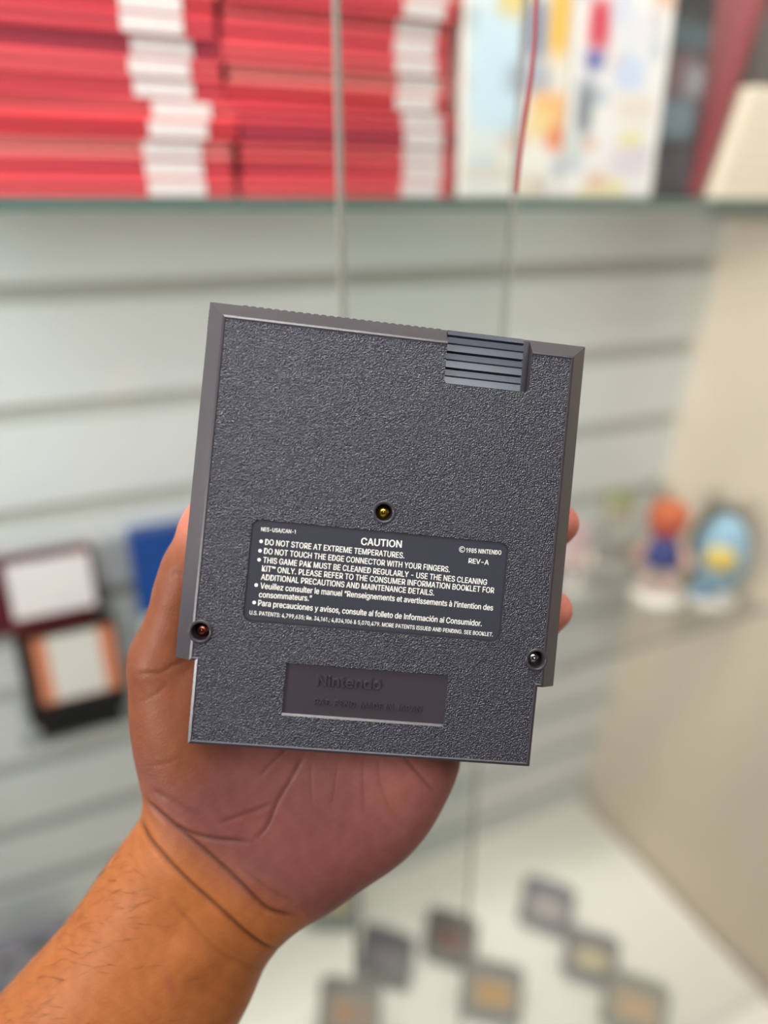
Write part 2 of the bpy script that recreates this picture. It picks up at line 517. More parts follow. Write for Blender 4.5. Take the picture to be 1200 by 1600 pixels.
def deck_cart(x, y, body, c1, c2, label, rz=0.0, s=1.0):
    t = thing('small_cartridge', label, 'small cartridge', (x, y, ZD + 0.0002), (0, 0, rz), 'small cartridges set out on the deck')
    w, h = 0.030 * s, 0.052 * s
    st = bmesh.new()
    add_box(st, -w * .8, w * .8, -0.012, 0.022, 0, 0.004)
    add_box(st, -w * .8, w * .8, 0.018, 0.022, 0.004, 0.03)
    bm_obj('stand', st, M_acryl, t, 35)
    bm = bmesh.new()
    add_box(bm, -w, w, -0.005, 0.005, 0, h)
    add_box(bm, -w * .8, w * .8, -0.0035, 0.0035, h * .98, h * 1.08)
    Rm = Matrix.Translation((0, -0.004, 0.0045)) @ Matrix.Rotation(math.radians(-24), 4, 'X')
    body_o = bm_obj('shell', bm, mat('cartridge_plastic', body, 0.45), t, 35, 0.0015)
    body_o.data.transform(Rm)
    l1 = box('label', (-w * .78, w * .78, -0.0056, -0.004, h * .22, h * .9), mat('label_print', c1, 0.5, noise=(90, 0.2)), t, 0)
    l1.data.transform(Rm)
    l2 = box('label_picture', (-w * .5, w * .6, -0.0060, -0.004, h * .32, h * .7), mat('label_print', c2, 0.5, noise=(120, 0.25)), l1, 0)
    l2.data.transform(Rm)


rows = [
    (850, 1450, '86838a', '8d8a92', 'cdbfb6', 'grey small cartridge at the back of the row next to the cream wall'),
    (918, 1530, '7f7c80', '9a938c', 'e3d2a2', 'small cartridge with a pale yellow label in the row by the cream wall'),
    (985, 1612, '8b8880', 'b0a48c', 'd6ad7c', 'small cartridge with a tan label nearest in the row by the cream wall'),
    (700, 1500, '6e6862', '77706a', '7d4a3c', 'dark small cartridge with a brown red label at the back of the middle row'),
    (765, 1590, '8a8680', 'a59a8c', 'd0a062', 'small cartridge with an orange tan label second in the middle row'),
    (600, 1530, '6c6a6c', '7b787c', '8d8488', 'dark grey small cartridge in the row right of the wrist'),
    (545, 1620, '85807a', '9a9284', 'b78b6c', 'small cartridge with a brownish label low beside the forearm'),
    (520, 1445, '90928c', '8fa0a8', 'c9b56e', 'small cartridge with a yellow and blue label just right of the wrist'),
]
for px, py, a, b, c, lab in rows:
    p = at_z(px, py, ZD)
    deck_cart(p.x, p.y, a, b, c, lab, math.radians(random.uniform(-48, -22)), random.uniform(1.08, 1.25))
pp = at_y(22, 1500, 0.66)
pk = thing('card_pack', 'purple and white pack standing on the deck at lower left', 'card pack', (pp.x, 0.655, ZD + .0002), (math.radians(-6), 0, 0))
box('pack_body', (-0.04, 0.055, 0, 0.02, 0, 0.17), mat('grey_lilac_card', '8c8894', 0.5), pk, 0.001)
cover('cover_print', -0.039, 0.054, 0.002, 0.168, -0.0005, '9a96a0', [(0.72, 0.72, 0.22, 0.10, '5c4a7c'), (0.42, 0.62, 0.14, 0.12, 'cdb9b6'), (0.2, 0.7, 0.12, 0.1, '7c8494'), (0.3, 0.4, 0.2, 0.1, 'b9aeb0')], M_art, pk)

# ------------------------------------------------------------------ red refraction in the glass door edge, made as a strand behind the cartridge
bm = bmesh.new()


def at_d(px, py, d):
    return CAM + ray(px, py) * d


c0, c1 = at_d(838, 0, 0.30), at_d(806, 305, 0.305)
pts = [c0 + (c0 - c1) * 0.9 + Vector((0, 0, .55)), c0 + (c0 - c1) * 0.9, c0 + (c0 - c1) * 0.3, c0]
for k, (px, py) in enumerate([(836, 60), (830, 120), (822, 170), (816, 215), (810, 260), (806, 300)]):
    pts.append(at_d(px, py, 0.3005 + 0.0007 * k))
tube_bm(bm, pts, [0.0009] * 3 + [0.0009, 0.0009, 0.001, 0.0011, 0.0009, 0.001, 0.0009], 10)
tag(bm_obj('red_refraction', bm, mat('red_refraction', '8a2a30', 0.5, bump=(900, 0.0004)), None, 60), 'thin red strand standing in for red refraction in the glass door edge', 'refraction strand')

# ------------------------------------------------------------------ the grey game cartridge in the hand
MM = 0.001
rx, ry, rz = [math.radians(a) for a in (-0.417, 5.076, -5.547)]
ROT = Matrix.Rotation(rz, 4, 'Z') @ Matrix.Rotation(ry, 4, 'Y') @ Matrix.Rotation(rx, 4, 'X')
LOCAL = Matrix.Translation((-0.00083, -0.00825, -0.23255)) @ ROT
CART = CM @ LOCAL


def on_cart(px, py, z=5.3):
    """pixel -> cartridge coordinates (mm) on its plane z"""
    d = Vector(((px - 600) / F, -(py - 800) / F, -1.0))
    n = (ROT.to_3x3() @ Vector((0, 0, 1)))
    o = LOCAL.translation + n * z * MM
    t = n.dot(o) / n.dot(d)
    v = (LOCAL.inverted() @ (d * t)) / MM
    return v.x, v.y


M_tex = mat('grained_grey_plastic', '35343d', 0.30, spec=0.6)
nt = M_tex.node_tree
bs = nt.nodes['Principled BSDF']
tc = nt.nodes.new('ShaderNodeTexCoord')
n1 = nt.nodes.new('ShaderNodeTexNoise')
n1.inputs['Scale'].default_value = 2400
n1.inputs['Detail'].default_value = 0.5
nt.links.new(tc.outputs['Object'], n1.inputs['Vector'])
bp = nt.nodes.new('ShaderNodeBump')
bp.inputs['Strength'].default_value = 1.0
bp.inputs['Distance'].default_value = 0.0008
nt.links.new(n1.outputs['Fac'], bp.inputs['Height'])
nt.links.new(bp.outputs['Normal'], bs.inputs['Normal'])
M_plain = mat('smooth_grey_plastic', '3d373c', 0.30, spec=0.4, noise=(60, 0.04), bump=(700, 0.00002))
M_front = mat('front_shell_plastic', '4c474c', 0.45)
M_grip = mat('dark_grip_plastic', '2c323f', 0.22, spec=0.55, noise=(80, 0.12))
M_decal = mat('slate_label', '3a3a42', 0.25, noise=(120, 0.05), bump=(1800, 0.00002))
M_ink = mat('white_ink', 'f2ede2', 0.6)

cart = thing('game_cartridge', 'grey plastic game cartridge with white caution text, held up in the hand', 'game cartridge')
cart.matrix_world = CART


def ring(bm, xs, z):
    return [bm.verts.new((x, y, z)) for x, y in xs]


def outline(W, T, SH, TB, BT):
    return [(-W, T), (W, T), (W, SH), (TB[0], SH + TB[2]), (TB[1], BT), (-TB[1], BT), (-TB[0], SH + TB[2]), (-W, SH)]


R0 = outline(60, 67.8, -42.3, (54, 53.9, 0), -67.8)
R1 = outline(55, 63.1, -41.9, (53.2, 53.0, 0.0), -67.0)
R2 = outline(54.3, 62.4, -41.2, (52.4, 52.2, 0.0), -66.2)
R3 = outline(53.9, 62.0, -40.8, (52.0, 51.8, 0.0), -65.8)


def cutter(pts, z0, z1, low=0.0):
    bm = bmesh.new()
    a = [bm.verts.new((x, y, z0)) for x, y in pts]
    my = min(y for x, y in pts)
    b = [bm.verts.new((x, y - (low if y < my + .01 else 0), z1)) for x, y in pts]
    n = len(pts)
    for i in range(n):
        bm.faces.new((a[i], a[(i + 1) % n], b[(i + 1) % n], b[i]))
    bm.faces.new(a[::-1])
    bm.faces.new(b)
    bmesh.ops.recalc_face_normals(bm, faces=bm.faces)
    me = bpy.data.meshes.new('cut')
    bm.to_mesh(me)
    bm.free()
    return me


def rrect(x0, x1, y0, y1, r, n=6):
    out = []
    for cx, cy, a0 in ((x1 - r, y1 - r, 0), (x0 + r, y1 - r, 90), (x0 + r, y0 + r, 180), (x1 - r, y0 + r, 270)):
        for k in range(n + 1):
            a = math.radians(a0 + 90 * k / n)
            out.append((cx + r * math.cos(a), cy + r * math.sin(a)))
    return out


def circ(cx, cy, r, n=40):
    return [(cx + r * math.cos(2 * math.pi * i / n), cy + r * math.sin(2 * math.pi * i / n)) for i in range(n)]


def boolean(o, cutters, bevel=None):
    tmp = []
    for me in cutters:
        c = bpy.data.objects.new('cut', me)
        COL.objects.link(c)
        tmp.append(c)
        md = o.modifiers.new('b', 'BOOLEAN')
        md.operation, md.object, md.solver = 'DIFFERENCE', c, 'EXACT'
    if bevel:
        md = o.modifiers.new('v', 'BEVEL')
        md.width, md.segments, md.limit_method, md.angle_limit = bevel, 3, 'ANGLE', math.radians(28)
        md.use_clamp_overlap = True
    bpy.context.view_layer.update()
    dg = bpy.context.evaluated_depsgraph_get()
    me = bpy.data.meshes.new_from_object(o.evaluated_get(dg))
    o.modifiers.clear()
    o.data = me
    for c in tmp:
        bpy.data.objects.remove(c)


SCREWS = [(-0.4, 8.2), (-52.4, -33.1), (52.0, -33.4)]
LAB = (-40.3, 39.8, -28.9, 2.3)
NP = (-25.8, 24.5, -55.9, -40.5)
bm = bmesh.new()
rs = [ring(bm, R0, 0), ring(bm, R1, 5.1), ring(bm, R2, 5.5), ring(bm, R3, 5.3)]
for a, b in zip(rs, rs[1:]):
    for i in range(8):
        bm.faces.new((a[i], a[(i + 1) % 8], b[(i + 1) % 8], b[i]))
bm.faces.new(rs[0])
bm.faces.new(rs[-1][::-1])
shell = bm_obj('back_shell', bm, [M_tex, M_plain], None, None)
cuts = [cutter(rrect(*LAB, 2.6), 4.75, 9), cutter([(NP[0], NP[2]), (NP[1], NP[2]), (NP[1], NP[3]), (NP[0], NP[3])], 4.6, 9, 4.0),
        cutter(rrect(14.3, 41.4, 49.9, 80, 1.6), 0.6, 9)]
cuts += [cutter(circ(x, y, 2.65), 0.4, 9) for x, y in SCREWS]
boolean(shell, cuts, 0.22)
shell.parent = cart
me = shell.data
for p in me.polygons:
    c = p.center
    n = p.normal
    panel = n.z > 0.9 and c.z > 5.22 and c.z < 5.36
    p.material_index = 0 if panel else 1
me.set_sharp_from_angle(angle=math.radians(40))
for p in me.polygons:
    p.use_smooth = p.area < 4 and not (abs(p.normal.z) > .95 and p.area > .5)
# raised bosses around the screw wells join the shell
bm = bmesh.new()
bm.from_mesh(me)
for x, y in SCREWS:
    n = 40
    prof = [(2.64, 5.0), (2.7, 5.55), (2.95, 5.68), (3.35, 5.66), (3.6, 5.5), (3.7, 5.0)]
    if y > 0:
        prof = [(2.64, 5.0), (2.7, 5.3), (2.95, 5.42), (3.35, 5.44), (3.6, 5.36), (3.7, 5.0)]
    rings = [[bm.verts.new((x + r * math.cos(2 * math.pi * i / n), y + r * math.sin(2 * math.pi * i / n), z)) for i in range(n)] for r, z in prof]
    for a, b in zip(rings, rings[1:]):
        for i in range(n):
            f = bm.faces.new((a[i], b[i], b[(i + 1) % n], a[(i + 1) % n]))
            f.material_index = 1
            f.smooth = True
bm.to_mesh(me)
bm.free()

# front half of the case
bm = bmesh.new()
FR0 = outline(60.0, 67.8, -42.3, (54, 53.9, 0), -67.8)
FR1 = outline(59.2, 67.0, -41.5, (53.2, 53.1, 0), -67.0)
rs = [ring(bm, FR0, -0.05), ring(bm, FR0, -10.2), ring(bm, FR1, -11)]
for a, b in zip(rs, rs[1:]):
    for i in range(8):
        bm.faces.new((a[i], a[(i + 1) % 8], b[(i + 1) % 8], b[i]))
bm.faces.new(rs[0])
bm.faces.new(rs[-1][::-1])
bm_obj('front_shell', bm, M_front, cart, 30, 0.15)
bm = bmesh.new()
for k in range(26):
    x = -50 + k * 2.45
    add_box(bm, x, x + 1.5, 67.5, 68.35, -8.5, -1.2)
for k in range(6):
    add_box(bm, -60.3, -59.8, 59.5 + k * 1.1, 60.1 + k * 1.1, -8, -1)
bm_obj('grip_ribs', bm, M_front, cart, 30, 0.1)

# ridged grip block in the notch
prof = [(50.2, 1.0)]
y = 50.2
for k in range(3):
    prof += [(y, 3.3), (y + 0.15, 3.6), (y + 2.45, 3.15), (y + 2.5, 3.55), (y + 2.7, 3.6), (y + 4.55, 3.2), (y + 4.6, 1.9), (y + 5.1, 1.9)]
    y += 5.1
prof += [(y, 2.9), (y + 0.2, 3.2), (67.5, 1.6), (67.6, 0.8)]
bm = bmesh.new()
a = [bm.verts.new((14.45, p[0], p[1])) for p in prof]
b = [bm.verts.new((39.0, p[0], p[1])) for p in prof]
for i in range(len(prof)):
    j = (i + 1) % len(prof)
    bm.faces.new((a[i], a[j], b[j], b[i]))
bm.faces.new(a[::-1])
bm.faces.new(b)
bm_obj('ridged_grip', bm, M_grip, cart, 20, 0)

# screws
for (x, y), c, r in zip(SCREWS, ('c8a840', 'a05a48', 'c9c4bc'), (0.25, 0.3, 0.22)):
    m = mat('screw_metal', c, r, 1.0)
    sc = lathe('screw', [(2.2, 0), (2.2, 0.9), (1.9, 1.5), (1.2, 1.95), (0.5, 2.1)], m, cart, (x, y, 0.5), 28, 1, 60)
    lathe('screw_post', [(0.62, 0), (0.62, 2.5), (0.35, 2.85)], m, sc, (x, y, 0.55), 16, 1, 60)

# caution label and its print
bm = bmesh.new()
pts = rrect(LAB[0] + .5, LAB[1] - .5, LAB[2] + .5, LAB[3] - .5, 2.2)
a = [bm.verts.new((x, y, 4.76)) for x, y in pts]
b = [bm.verts.new((x, y, 4.95)) for x, y in pts]
for i in range(len(pts)):
    j = (i + 1) % len(pts)
    bm.faces.new((a[i], a[j], b[j], b[i]))
bm.faces.new(a[::-1])
bm.faces.new(b)
decal = bm_obj('caution_label', bm, M_decal, cart, 30, 0.06)


# outlines of a plain grotesque alphabet, in thousandths of an em: character, advance : x,y x,y ...; next loop
GLYPHS = (
    ' 188:|&448:197,-7 165,-5 136,1 110,12 88,26 69,42 54,62 43,84 36,108 34,133 36,154 40,173 47,189 58,205 70,220 85,235 140,279 216,335 237,352 255,375 262,405 260,420 255,'
    '434 245,445 233,454 219,459 201,461 168,453 145,431 141,421 138,411 137,399 138,386 141,375 145,363 169,327 204,284 438,0 364,0 171,231 121,293 108,310 96,327 87,344 81,3'
    '61 77,379 75,398 77,420 82,440 91,458 102,474 117,488 134,499 154,507 176,512 200,513 224,512 246,507 266,499 283,488 297,475 308,459 317,442 322,424 324,404 323,389 320,'
    '375 315,362 309,349 301,336 291,325 256,293 154,217 135,202 121,188 110,174 103,161 98,146 97,131 98,115 102,101 109,87 118,76 130,66 143,57 158,51 175,48 193,46 213,48 2'
    '32,52 251,59 269,69 286,81 301,95 315,112 327,131 336,151 343,174 348,198 349,224 408,224 406,194 403,167 397,144 389,124 380,107 371,92 345,62 333,47 315,30 294,17 271,7'
    ' 246,-1 221,-5|,188:38,-119 68,71 137,71 84,-119|-453:337,244 337,188 114,188 114,244|.188:95,-4 83,-3 73,1 63,9 55,18 51,29 50,41 51,53 55,64 63,73 73,81 83,85 95,87 107'
    ',85 118,81 128,73 135,64 140,53 141,41 140,29 135,18 128,9 118,1 107,-3|/249:235,533 71,-76 14,-76 178,533|0453:227,-7 191,-3 158,7 130,24 105,48 85,77 69,113 57,155 50,2'
    '02 48,254 50,306 57,353 69,395 85,431 106,461 130,484 159,502 191,512 227,516 262,512 295,502 323,484 348,461 368,431 384,395 396,353 403,306 405,254 403,202 396,155 384,'
    '113 368,77 348,48 323,24 295,7 263,-3;227,50 250,52 271,60 290,74 306,92 320,116 330,144 338,176 342,213 344,254 342,295 338,332 330,365 320,393 306,416 290,435 271,449 2'
    '50,457 227,460 203,457 182,449 163,435 147,416 134,393 123,365 115,332 111,295 109,254 111,213 115,176 123,144 134,116 147,92 163,74 182,60 203,52|1340:216,509 216,0 152,'
    '0 152,448 149,448 26,358 26,427 138,509|2453:64,0 64,47 234,229 282,282 294,298 303,312 311,327 316,341 319,356 320,371 319,389 315,405 308,419 298,431 287,441 273,449 25'
    '8,455 241,458 224,460 205,458 188,454 172,447 159,438 148,427 139,413 132,398 128,381 127,362 66,362 68,391 75,418 86,442 102,464 121,482 143,496 168,507 196,513 225,516 '
    '254,513 281,507 306,497 328,482 346,465 361,445 372,423 379,398 381,372 380,354 377,336 371,318 363,299 351,280 336,259 317,235 294,209 267,180 153,60 153,57 389,57 389,0'
    '|3453:218,-7 188,-5 159,1 133,10 108,22 88,38 70,57 57,79 48,104 44,132 109,132 112,115 118,100 126,87 137,76 150,66 165,59 182,54 200,51 219,50 239,51 258,55 275,61 291,'
    '69 304,80 315,93 323,108 328,125 329,145 328,163 323,180 316,196 306,211 292,223 275,234 254,241 229,246 201,248 157,248 157,299 288,448 288,452 70,452 70,509 372,509 372'
    ',461 211,278 211,289 247,290 279,286 308,276 333,262 354,244 371,222 383,198 391,173 393,145 390,116 383,90 370,66 354,45 333,27 309,12 281,2 251,-5|4453:40,105 40,158 24'
    '7,509 311,509 109,166 109,163 413,163 413,105;282,0 282,121 282,146 282,318 343,318 343,0|5453:221,-7 192,-5 165,1 140,11 118,25 99,41 83,60 71,82 63,105 60,130 122,130 1'
    '25,115 130,102 138,89 148,78 160,68 173,60 188,54 204,51 221,50 241,51 259,56 276,64 291,75 304,89 314,104 322,122 326,141 328,162 326,183 321,203 314,221 303,237 290,251'
    ' 275,262 257,270 238,275 218,277 201,276 184,273 167,268 152,262 139,255 128,246 67,253 96,509 366,509 366,452 151,452 134,301 136,301 148,311 162,318 178,325 194,330 212'
    ',333 229,334 252,332 274,328 294,321 313,311 330,299 345,285 358,269 370,251 379,231 386,210 390,187 391,163 388,132 381,102 369,76 352,52 332,32 309,15 282,3 253,-4|6453'
    ':226,-7 196,-4 168,3 142,15 119,31 100,51 84,74 73,101 66,130 64,162 65,187 71,212 80,239 93,268 112,302 137,340 252,509 322,509 151,261 145,261 165,288 196,307 208,311 2'
    '21,313 235,314 265,312 291,305 316,295 337,280 355,262 370,240 380,215 387,187 389,157 387,127 379,98 368,73 352,50 333,30 310,14 284,3 257,-4;226,48 245,50 263,55 279,63'
    ' 293,73 304,86 314,101 322,119 326,137 327,157 326,178 322,196 314,213 304,228 293,241 279,251 263,259 245,264 226,265 207,264 190,259 174,252 160,241 148,229 138,214 131'
    ',197 126,179 125,158 126,138 131,119 138,102 148,86 160,73 174,63 190,55 207,50|7453:97,0 323,448 323,452 62,452 62,509 391,509 391,449 165,0|8453:226,-7 193,-5 163,1 136'
    ',11 111,25 91,42 74,62 62,84 54,109 52,135 53,156 58,176 65,195 75,212 87,228 101,241 117,252 134,260 153,265 153,267 129,276 109,289 93,308 80,330 73,354 70,380 73,405 7'
    '9,429 90,450 106,469 124,485 146,498 170,508 197,514 226,516 255,514 282,508 306,498 328,485 346,469 361,450 373,429 379,405 382,380 379,354 372,330 359,308 343,289 323,2'
    '76 300,267 300,265 319,260 335,252 351,241 365,228 377,212 387,195 395,176 399,156 401,135 398,109 391,84 378,62 362,42 341,25 317,11 289,1 259,-5;226,49 248,50 267,54 28'
    '5,60 300,69 313,79 323,91 331,106 335,121 337,139 335,157 330,173 322,189 312,202 298,213 283,223 265,230 247,234 226,235 206,234 187,230 169,223 154,213 140,202 130,189 '
    '122,173 117,157 115,139 117,121 121,106 129,91 139,79 152,69 167,60 185,54 205,50;226,290 244,291 260,294 274,300 287,308 298,318 307,330 314,344 318,359 319,376 318,392 '
    '314,407 308,420 299,432 288,442 275,449 260,455 244,459 226,460 208,459 192,455 177,449 164,442 153,432 145,420 138,407 134,392 133,376 134,359 138,344 145,330 154,318 16'
    '5,308 178,300 193,294 209,291|9453:226,516 256,513 285,506 310,494 333,478 352,458 368,434 380,408 387,378 389,347 387,322 382,296 373,270 359,240 340,207 315,168 200,0 1'
    '30,0 301,248 307,248 287,221 257,202 245,198 232,195 218,195 188,197 161,203 137,214 116,229 98,247 83,269 72,294 66,321 64,352 66,382 73,411 85,436 101,459 120,479 143,4'
    '94 168,506 196,513;226,460 207,459 190,454 174,446 160,435 148,423 138,407 131,390 127,372 125,352 127,331 131,313 138,295 148,280 160,268 174,257 190,250 207,245 226,243'
    ' 245,245 263,249 279,257 293,267 305,280 314,295 322,312 326,330 327,350 326,371 322,390 314,407 305,422 293,435 279,446 263,454 245,459|:188:95,-4 83,-3 73,1 63,9 55,18 '
    '51,29 50,41 51,53 55,64 63,73 73,81 83,85 95,87 107,85 118,81 128,73 135,64 140,53 141,41 140,29 135,18 128,9 118,1 107,-3;95,271 83,272 73,277 63,284 55,294 51,304 50,31'
    '6 51,328 55,339 63,349 73,356 83,360 95,362 107,360 118,356 128,349 135,339 140,328 141,316 140,304 135,294 128,284 118,277 107,272|;188:38,-119 68,71 137,71 84,-119;103,'
    '271 92,272 81,277 71,284 64,294 59,304 58,316 59,328 64,339 71,349 81,356 92,360 103,362 116,360 126,356 136,349 143,339 148,328 149,316 148,304 143,294 136,284 126,277 1'
    '16,272|A480:16,0 201,509 276,509 463,0 395,0 287,302 264,372 232,478 245,478 213,371 191,302 85,0;110,142 110,199 370,199 370,142|B456:60,0 60,509 241,509 274,507 304,501'
    ' 329,491 350,477 367,461 381,442 390,421 396,398 398,374 397,353 393,336 387,320 378,307 368,295 356,286 343,278 329,272 315,267 315,262 331,260 347,254 363,245 378,234 3'
    '91,220 402,203 411,184 416,161 418,136 416,111 410,88 400,67 386,48 368,31 344,18 317,8 284,2 247,0;125,57 245,57 281,60 309,67 330,80 344,96 353,115 355,137 354,153 350,'
    '169 342,184 333,197 320,209 306,218 289,225 269,229 248,231 125,231;125,285 238,285 256,287 273,290 288,296 302,304 314,314 323,326 330,340 335,355 336,372 333,393 326,41'
    '2 313,429 294,442 270,449 240,452 125,452|C510:267,-7 225,-3 186,7 150,25 119,49 92,79 70,115 53,157 44,203 40,254 44,305 53,352 70,393 92,429 119,459 150,484 186,501 225'
    ',512 267,516 293,514 317,511 340,504 362,496 383,485 402,471 419,456 435,438 448,418 459,397 467,373 473,348 408,348 404,365 397,380 389,395 380,407 369,418 357,428 344,4'
    '37 330,444 315,449 300,453 284,455 267,456 237,453 209,445 184,432 161,414 141,391 125,364 113,332 106,295 103,254 106,213 113,177 125,145 141,117 161,94 184,76 210,63 23'
    '7,56 267,53 284,54 300,56 315,60 330,65 344,72 357,81 369,90 380,102 389,114 397,128 404,144 408,160 473,160 467,135 459,112 448,91 435,71 420,53 402,38 383,24 363,13 341'
    ',5 317,-2 293,-6|D502:219,0 96,0 96,57 215,57 254,60 288,68 318,81 343,99 363,122 379,149 390,181 397,216 399,255 397,294 390,329 379,361 364,388 344,410 320,428 291,441 '
    '258,449 221,452 93,452 93,509 225,509 273,505 315,495 353,478 385,455 412,426 433,391 449,351 458,306 462,255 458,205 449,159 433,119 411,83 384,54 351,31 312,14 268,3;12'
    '5,509 125,0 60,0 60,509|E419:60,0 60,509 372,509 372,452 125,452 125,286 355,286 355,229 125,229 125,57 375,57 375,0|F410:60,0 60,509 369,509 369,452 125,452 125,278 346,'
    '278 346,221 125,221 125,0|G520:269,-7 225,-3 185,7 149,25 118,49 91,79 69,116 53,157 43,203 40,254 43,305 53,352 69,393 91,429 117,459 149,484 184,501 223,512 265,516 291'
    ',514 316,510 340,504 363,494 384,483 403,469 421,453 436,436 449,416 460,395 468,373 474,349 408,349 402,365 395,379 387,393 378,406 368,417 356,427 344,436 330,443 315,4'
    '48 300,453 283,455 265,456 236,453 209,445 183,432 160,414 141,392 125,364 113,332 106,295 103,254 106,213 113,177 125,145 141,117 161,95 184,76 210,63 238,56 269,53 296,'
    '55 322,61 345,71 365,85 382,102 396,123 407,147 413,173 415,202 434,199 283,199 283,256 478,256 478,200 475,160 466,124 451,91 431,62 406,38 377,19 344,5 308,-4|H517:60,0'
    ' 60,509 125,509 125,289 392,289 392,509 457,509 457,0 392,0 392,232 125,232 125,0|I182:60,0 122,0 122,509 60,509|J396:185,-7 143,-2 106,11 75,33 52,63 38,100 33,145 33,17'
    '3 98,173 98,145 100,117 108,93 122,74 139,61 160,53 185,50 209,53 230,61 248,74 261,93 269,117 272,145 272,509 336,509 336,145 332,100 318,63 294,33 263,11 227,-2|K467:10'
    '4,145 104,216 139,261 174,303 212,344 364,509 448,509 231,276 228,276;60,0 60,509 125,509 125,334 124,225 125,193 125,0;372,0 188,259 228,309 449,0|L393:60,0 60,509 125,5'
    '09 125,57 361,57 361,0|M628:60,0 60,509 152,509 277,187 287,159 299,123 311,84 322,49 307,49 318,83 330,121 342,158 352,187 476,509 568,509 568,0 504,0 504,291 504,327 50'
    '5,369 506,413 507,457 513,457 498,409 482,363 467,322 456,291 342,0 286,0 170,291 159,321 145,361 129,408 112,457 119,457 120,416 121,372 122,328 122,291 122,0|N523:60,0 '
    '60,509 136,509 343,183 363,151 388,107 414,55 405,54 401,108 399,157 399,195 399,509 463,509 463,0 387,0 202,290 177,331 148,381 108,452 119,454 122,384 124,328 125,291 1'
    '25,0|O533:267,-7 225,-3 186,7 150,25 119,49 92,79 70,115 53,157 44,203 40,254 44,305 53,352 70,393 92,429 119,459 150,484 186,501 225,512 267,516 309,512 348,501 384,484 '
    '415,459 442,429 464,393 480,352 490,305 493,254 490,203 480,157 464,115 442,79 415,49 384,25 348,7 309,-3;267,53 296,55 324,63 349,76 372,94 392,116 408,144 420,176 428,2'
    '13 430,254 428,295 420,332 408,365 392,392 372,415 349,433 324,446 296,453 267,456 237,453 210,445 184,433 161,415 142,392 125,364 113,332 106,295 103,254 106,213 113,176'
    ' 125,144 142,117 161,94 184,76 210,63 237,55|P445:60,0 60,509 235,509 272,506 305,499 332,487 356,471 375,452 390,430 400,404 407,377 409,348 407,318 400,291 390,265 375,'
    '243 356,223 332,207 305,195 272,188 235,186 109,186 109,242 233,242 257,244 279,248 297,256 312,266 324,279 333,294 339,310 343,328 344,348 343,367 339,385 333,402 324,41'
    '6 312,428 297,439 279,446 257,451 232,452 125,452 125,0|R449:60,0 60,509 236,509 273,506 305,500 333,489 356,473 376,455 390,433 401,408 407,381 409,352 407,323 401,296 3'
    '90,271 376,250 356,232 333,217 305,206 273,200 236,198 96,198 96,255 234,255 258,256 280,260 298,267 313,276 325,287 334,300 340,316 344,333 345,352 344,371 340,389 334,4'
    '05 325,419 313,430 298,440 279,446 258,451 233,452 125,452 125,0;353,0 230,229 303,229 428,0|S447:224,-9 188,-7 156,-1 128,9 102,23 81,40 64,60 51,83 42,109 38,137 104,13'
    '7 108,118 114,102 123,88 136,76 150,66 166,59 185,53 204,50 224,49 246,50 267,54 286,60 303,69 317,79 329,92 338,106 344,122 346,139 344,154 340,168 332,179 322,189 310,1'
    '97 296,205 245,222 184,239 145,253 112,269 86,289 67,313 56,341 52,372 54,400 62,425 75,448 92,468 113,484 138,498 165,508 195,514 227,516 259,514 289,508 316,498 340,484'
    ' 360,468 377,449 390,427 398,403 401,378 337,378 332,402 320,421 302,437 280,449 254,456 225,459 204,457 185,454 167,448 152,440 139,430 129,418 121,405 117,391 115,376 1'
    '17,359 122,345 131,334 142,324 155,315 169,308 212,293 264,279 312,264 328,256 344,248 359,238 372,226 384,213 395,198 402,180 407,161 408,139 406,112 399,87 386,64 370,4'
    '3 349,25 323,11 294,0 261,-7|T449:32,452 32,509 417,509 417,452 257,452 257,0 193,0 193,452|U517:259,-8 220,-6 186,2 154,15 126,33 103,55 85,80 71,108 63,140 60,173 60,50'
    '9 124,509 124,178 126,155 132,133 141,113 153,95 169,80 187,68 208,59 232,53 259,52 285,53 309,59 331,68 349,80 364,95 377,113 385,133 391,155 393,178 393,509 457,509 457'
    ',173 454,140 446,108 433,80 414,55 391,33 363,15 332,2 297,-6|V480:204,0 16,509 84,509 192,206 215,137 248,31 235,31 267,138 290,206 395,509 463,509 278,0|W686:155,0 16,5'
    '09 82,509 163,196 175,145 187,94 197,40 189,40 200,94 211,145 224,196 306,509 380,509 462,196 474,145 486,94 497,40 488,40 499,94 510,145 523,196 603,509 670,509 530,0 45'
    '5,0 368,323 351,391 336,475 350,475 335,395 318,323 230,0|X474:18,0 217,284 217,236 29,509 104,509 178,400 204,361 223,329 243,292 232,292 252,329 272,361 298,400 374,509'
    ' 446,509 259,239 259,287 456,0 382,0 292,129 268,165 250,195 230,231 244,231 225,196 206,166 182,129 91,0|Y472:203,0 203,208 16,509 91,509 192,344 222,292 250,230 224,230'
    ' 251,293 280,344 381,509 455,509 268,208 268,0|a389:160,-9 137,-7 115,-3 94,5 76,15 60,29 48,45 38,63 32,84 30,108 32,128 36,146 43,161 53,174 64,184 78,193 92,200 108,20'
    '6 125,211 178,220 234,227 265,235 276,255 276,257 275,272 272,285 267,297 260,307 251,315 240,322 227,327 212,330 196,331 178,330 163,327 149,322 118,301 100,274 41,291 5'
    '1,313 64,331 79,346 95,358 114,368 133,375 153,380 173,383 194,384 239,379 255,375 271,369 286,360 300,350 312,336 322,320 330,301 335,278 337,251 337,0 277,0 277,52 272,'
    '52 252,25 242,16 229,8 215,1 199,-4 181,-7;170,45 192,47 211,51 228,59 242,68 254,80 263,93 270,108 274,122 276,138 276,190 259,182 231,176 200,171 175,168 134,159 122,15'
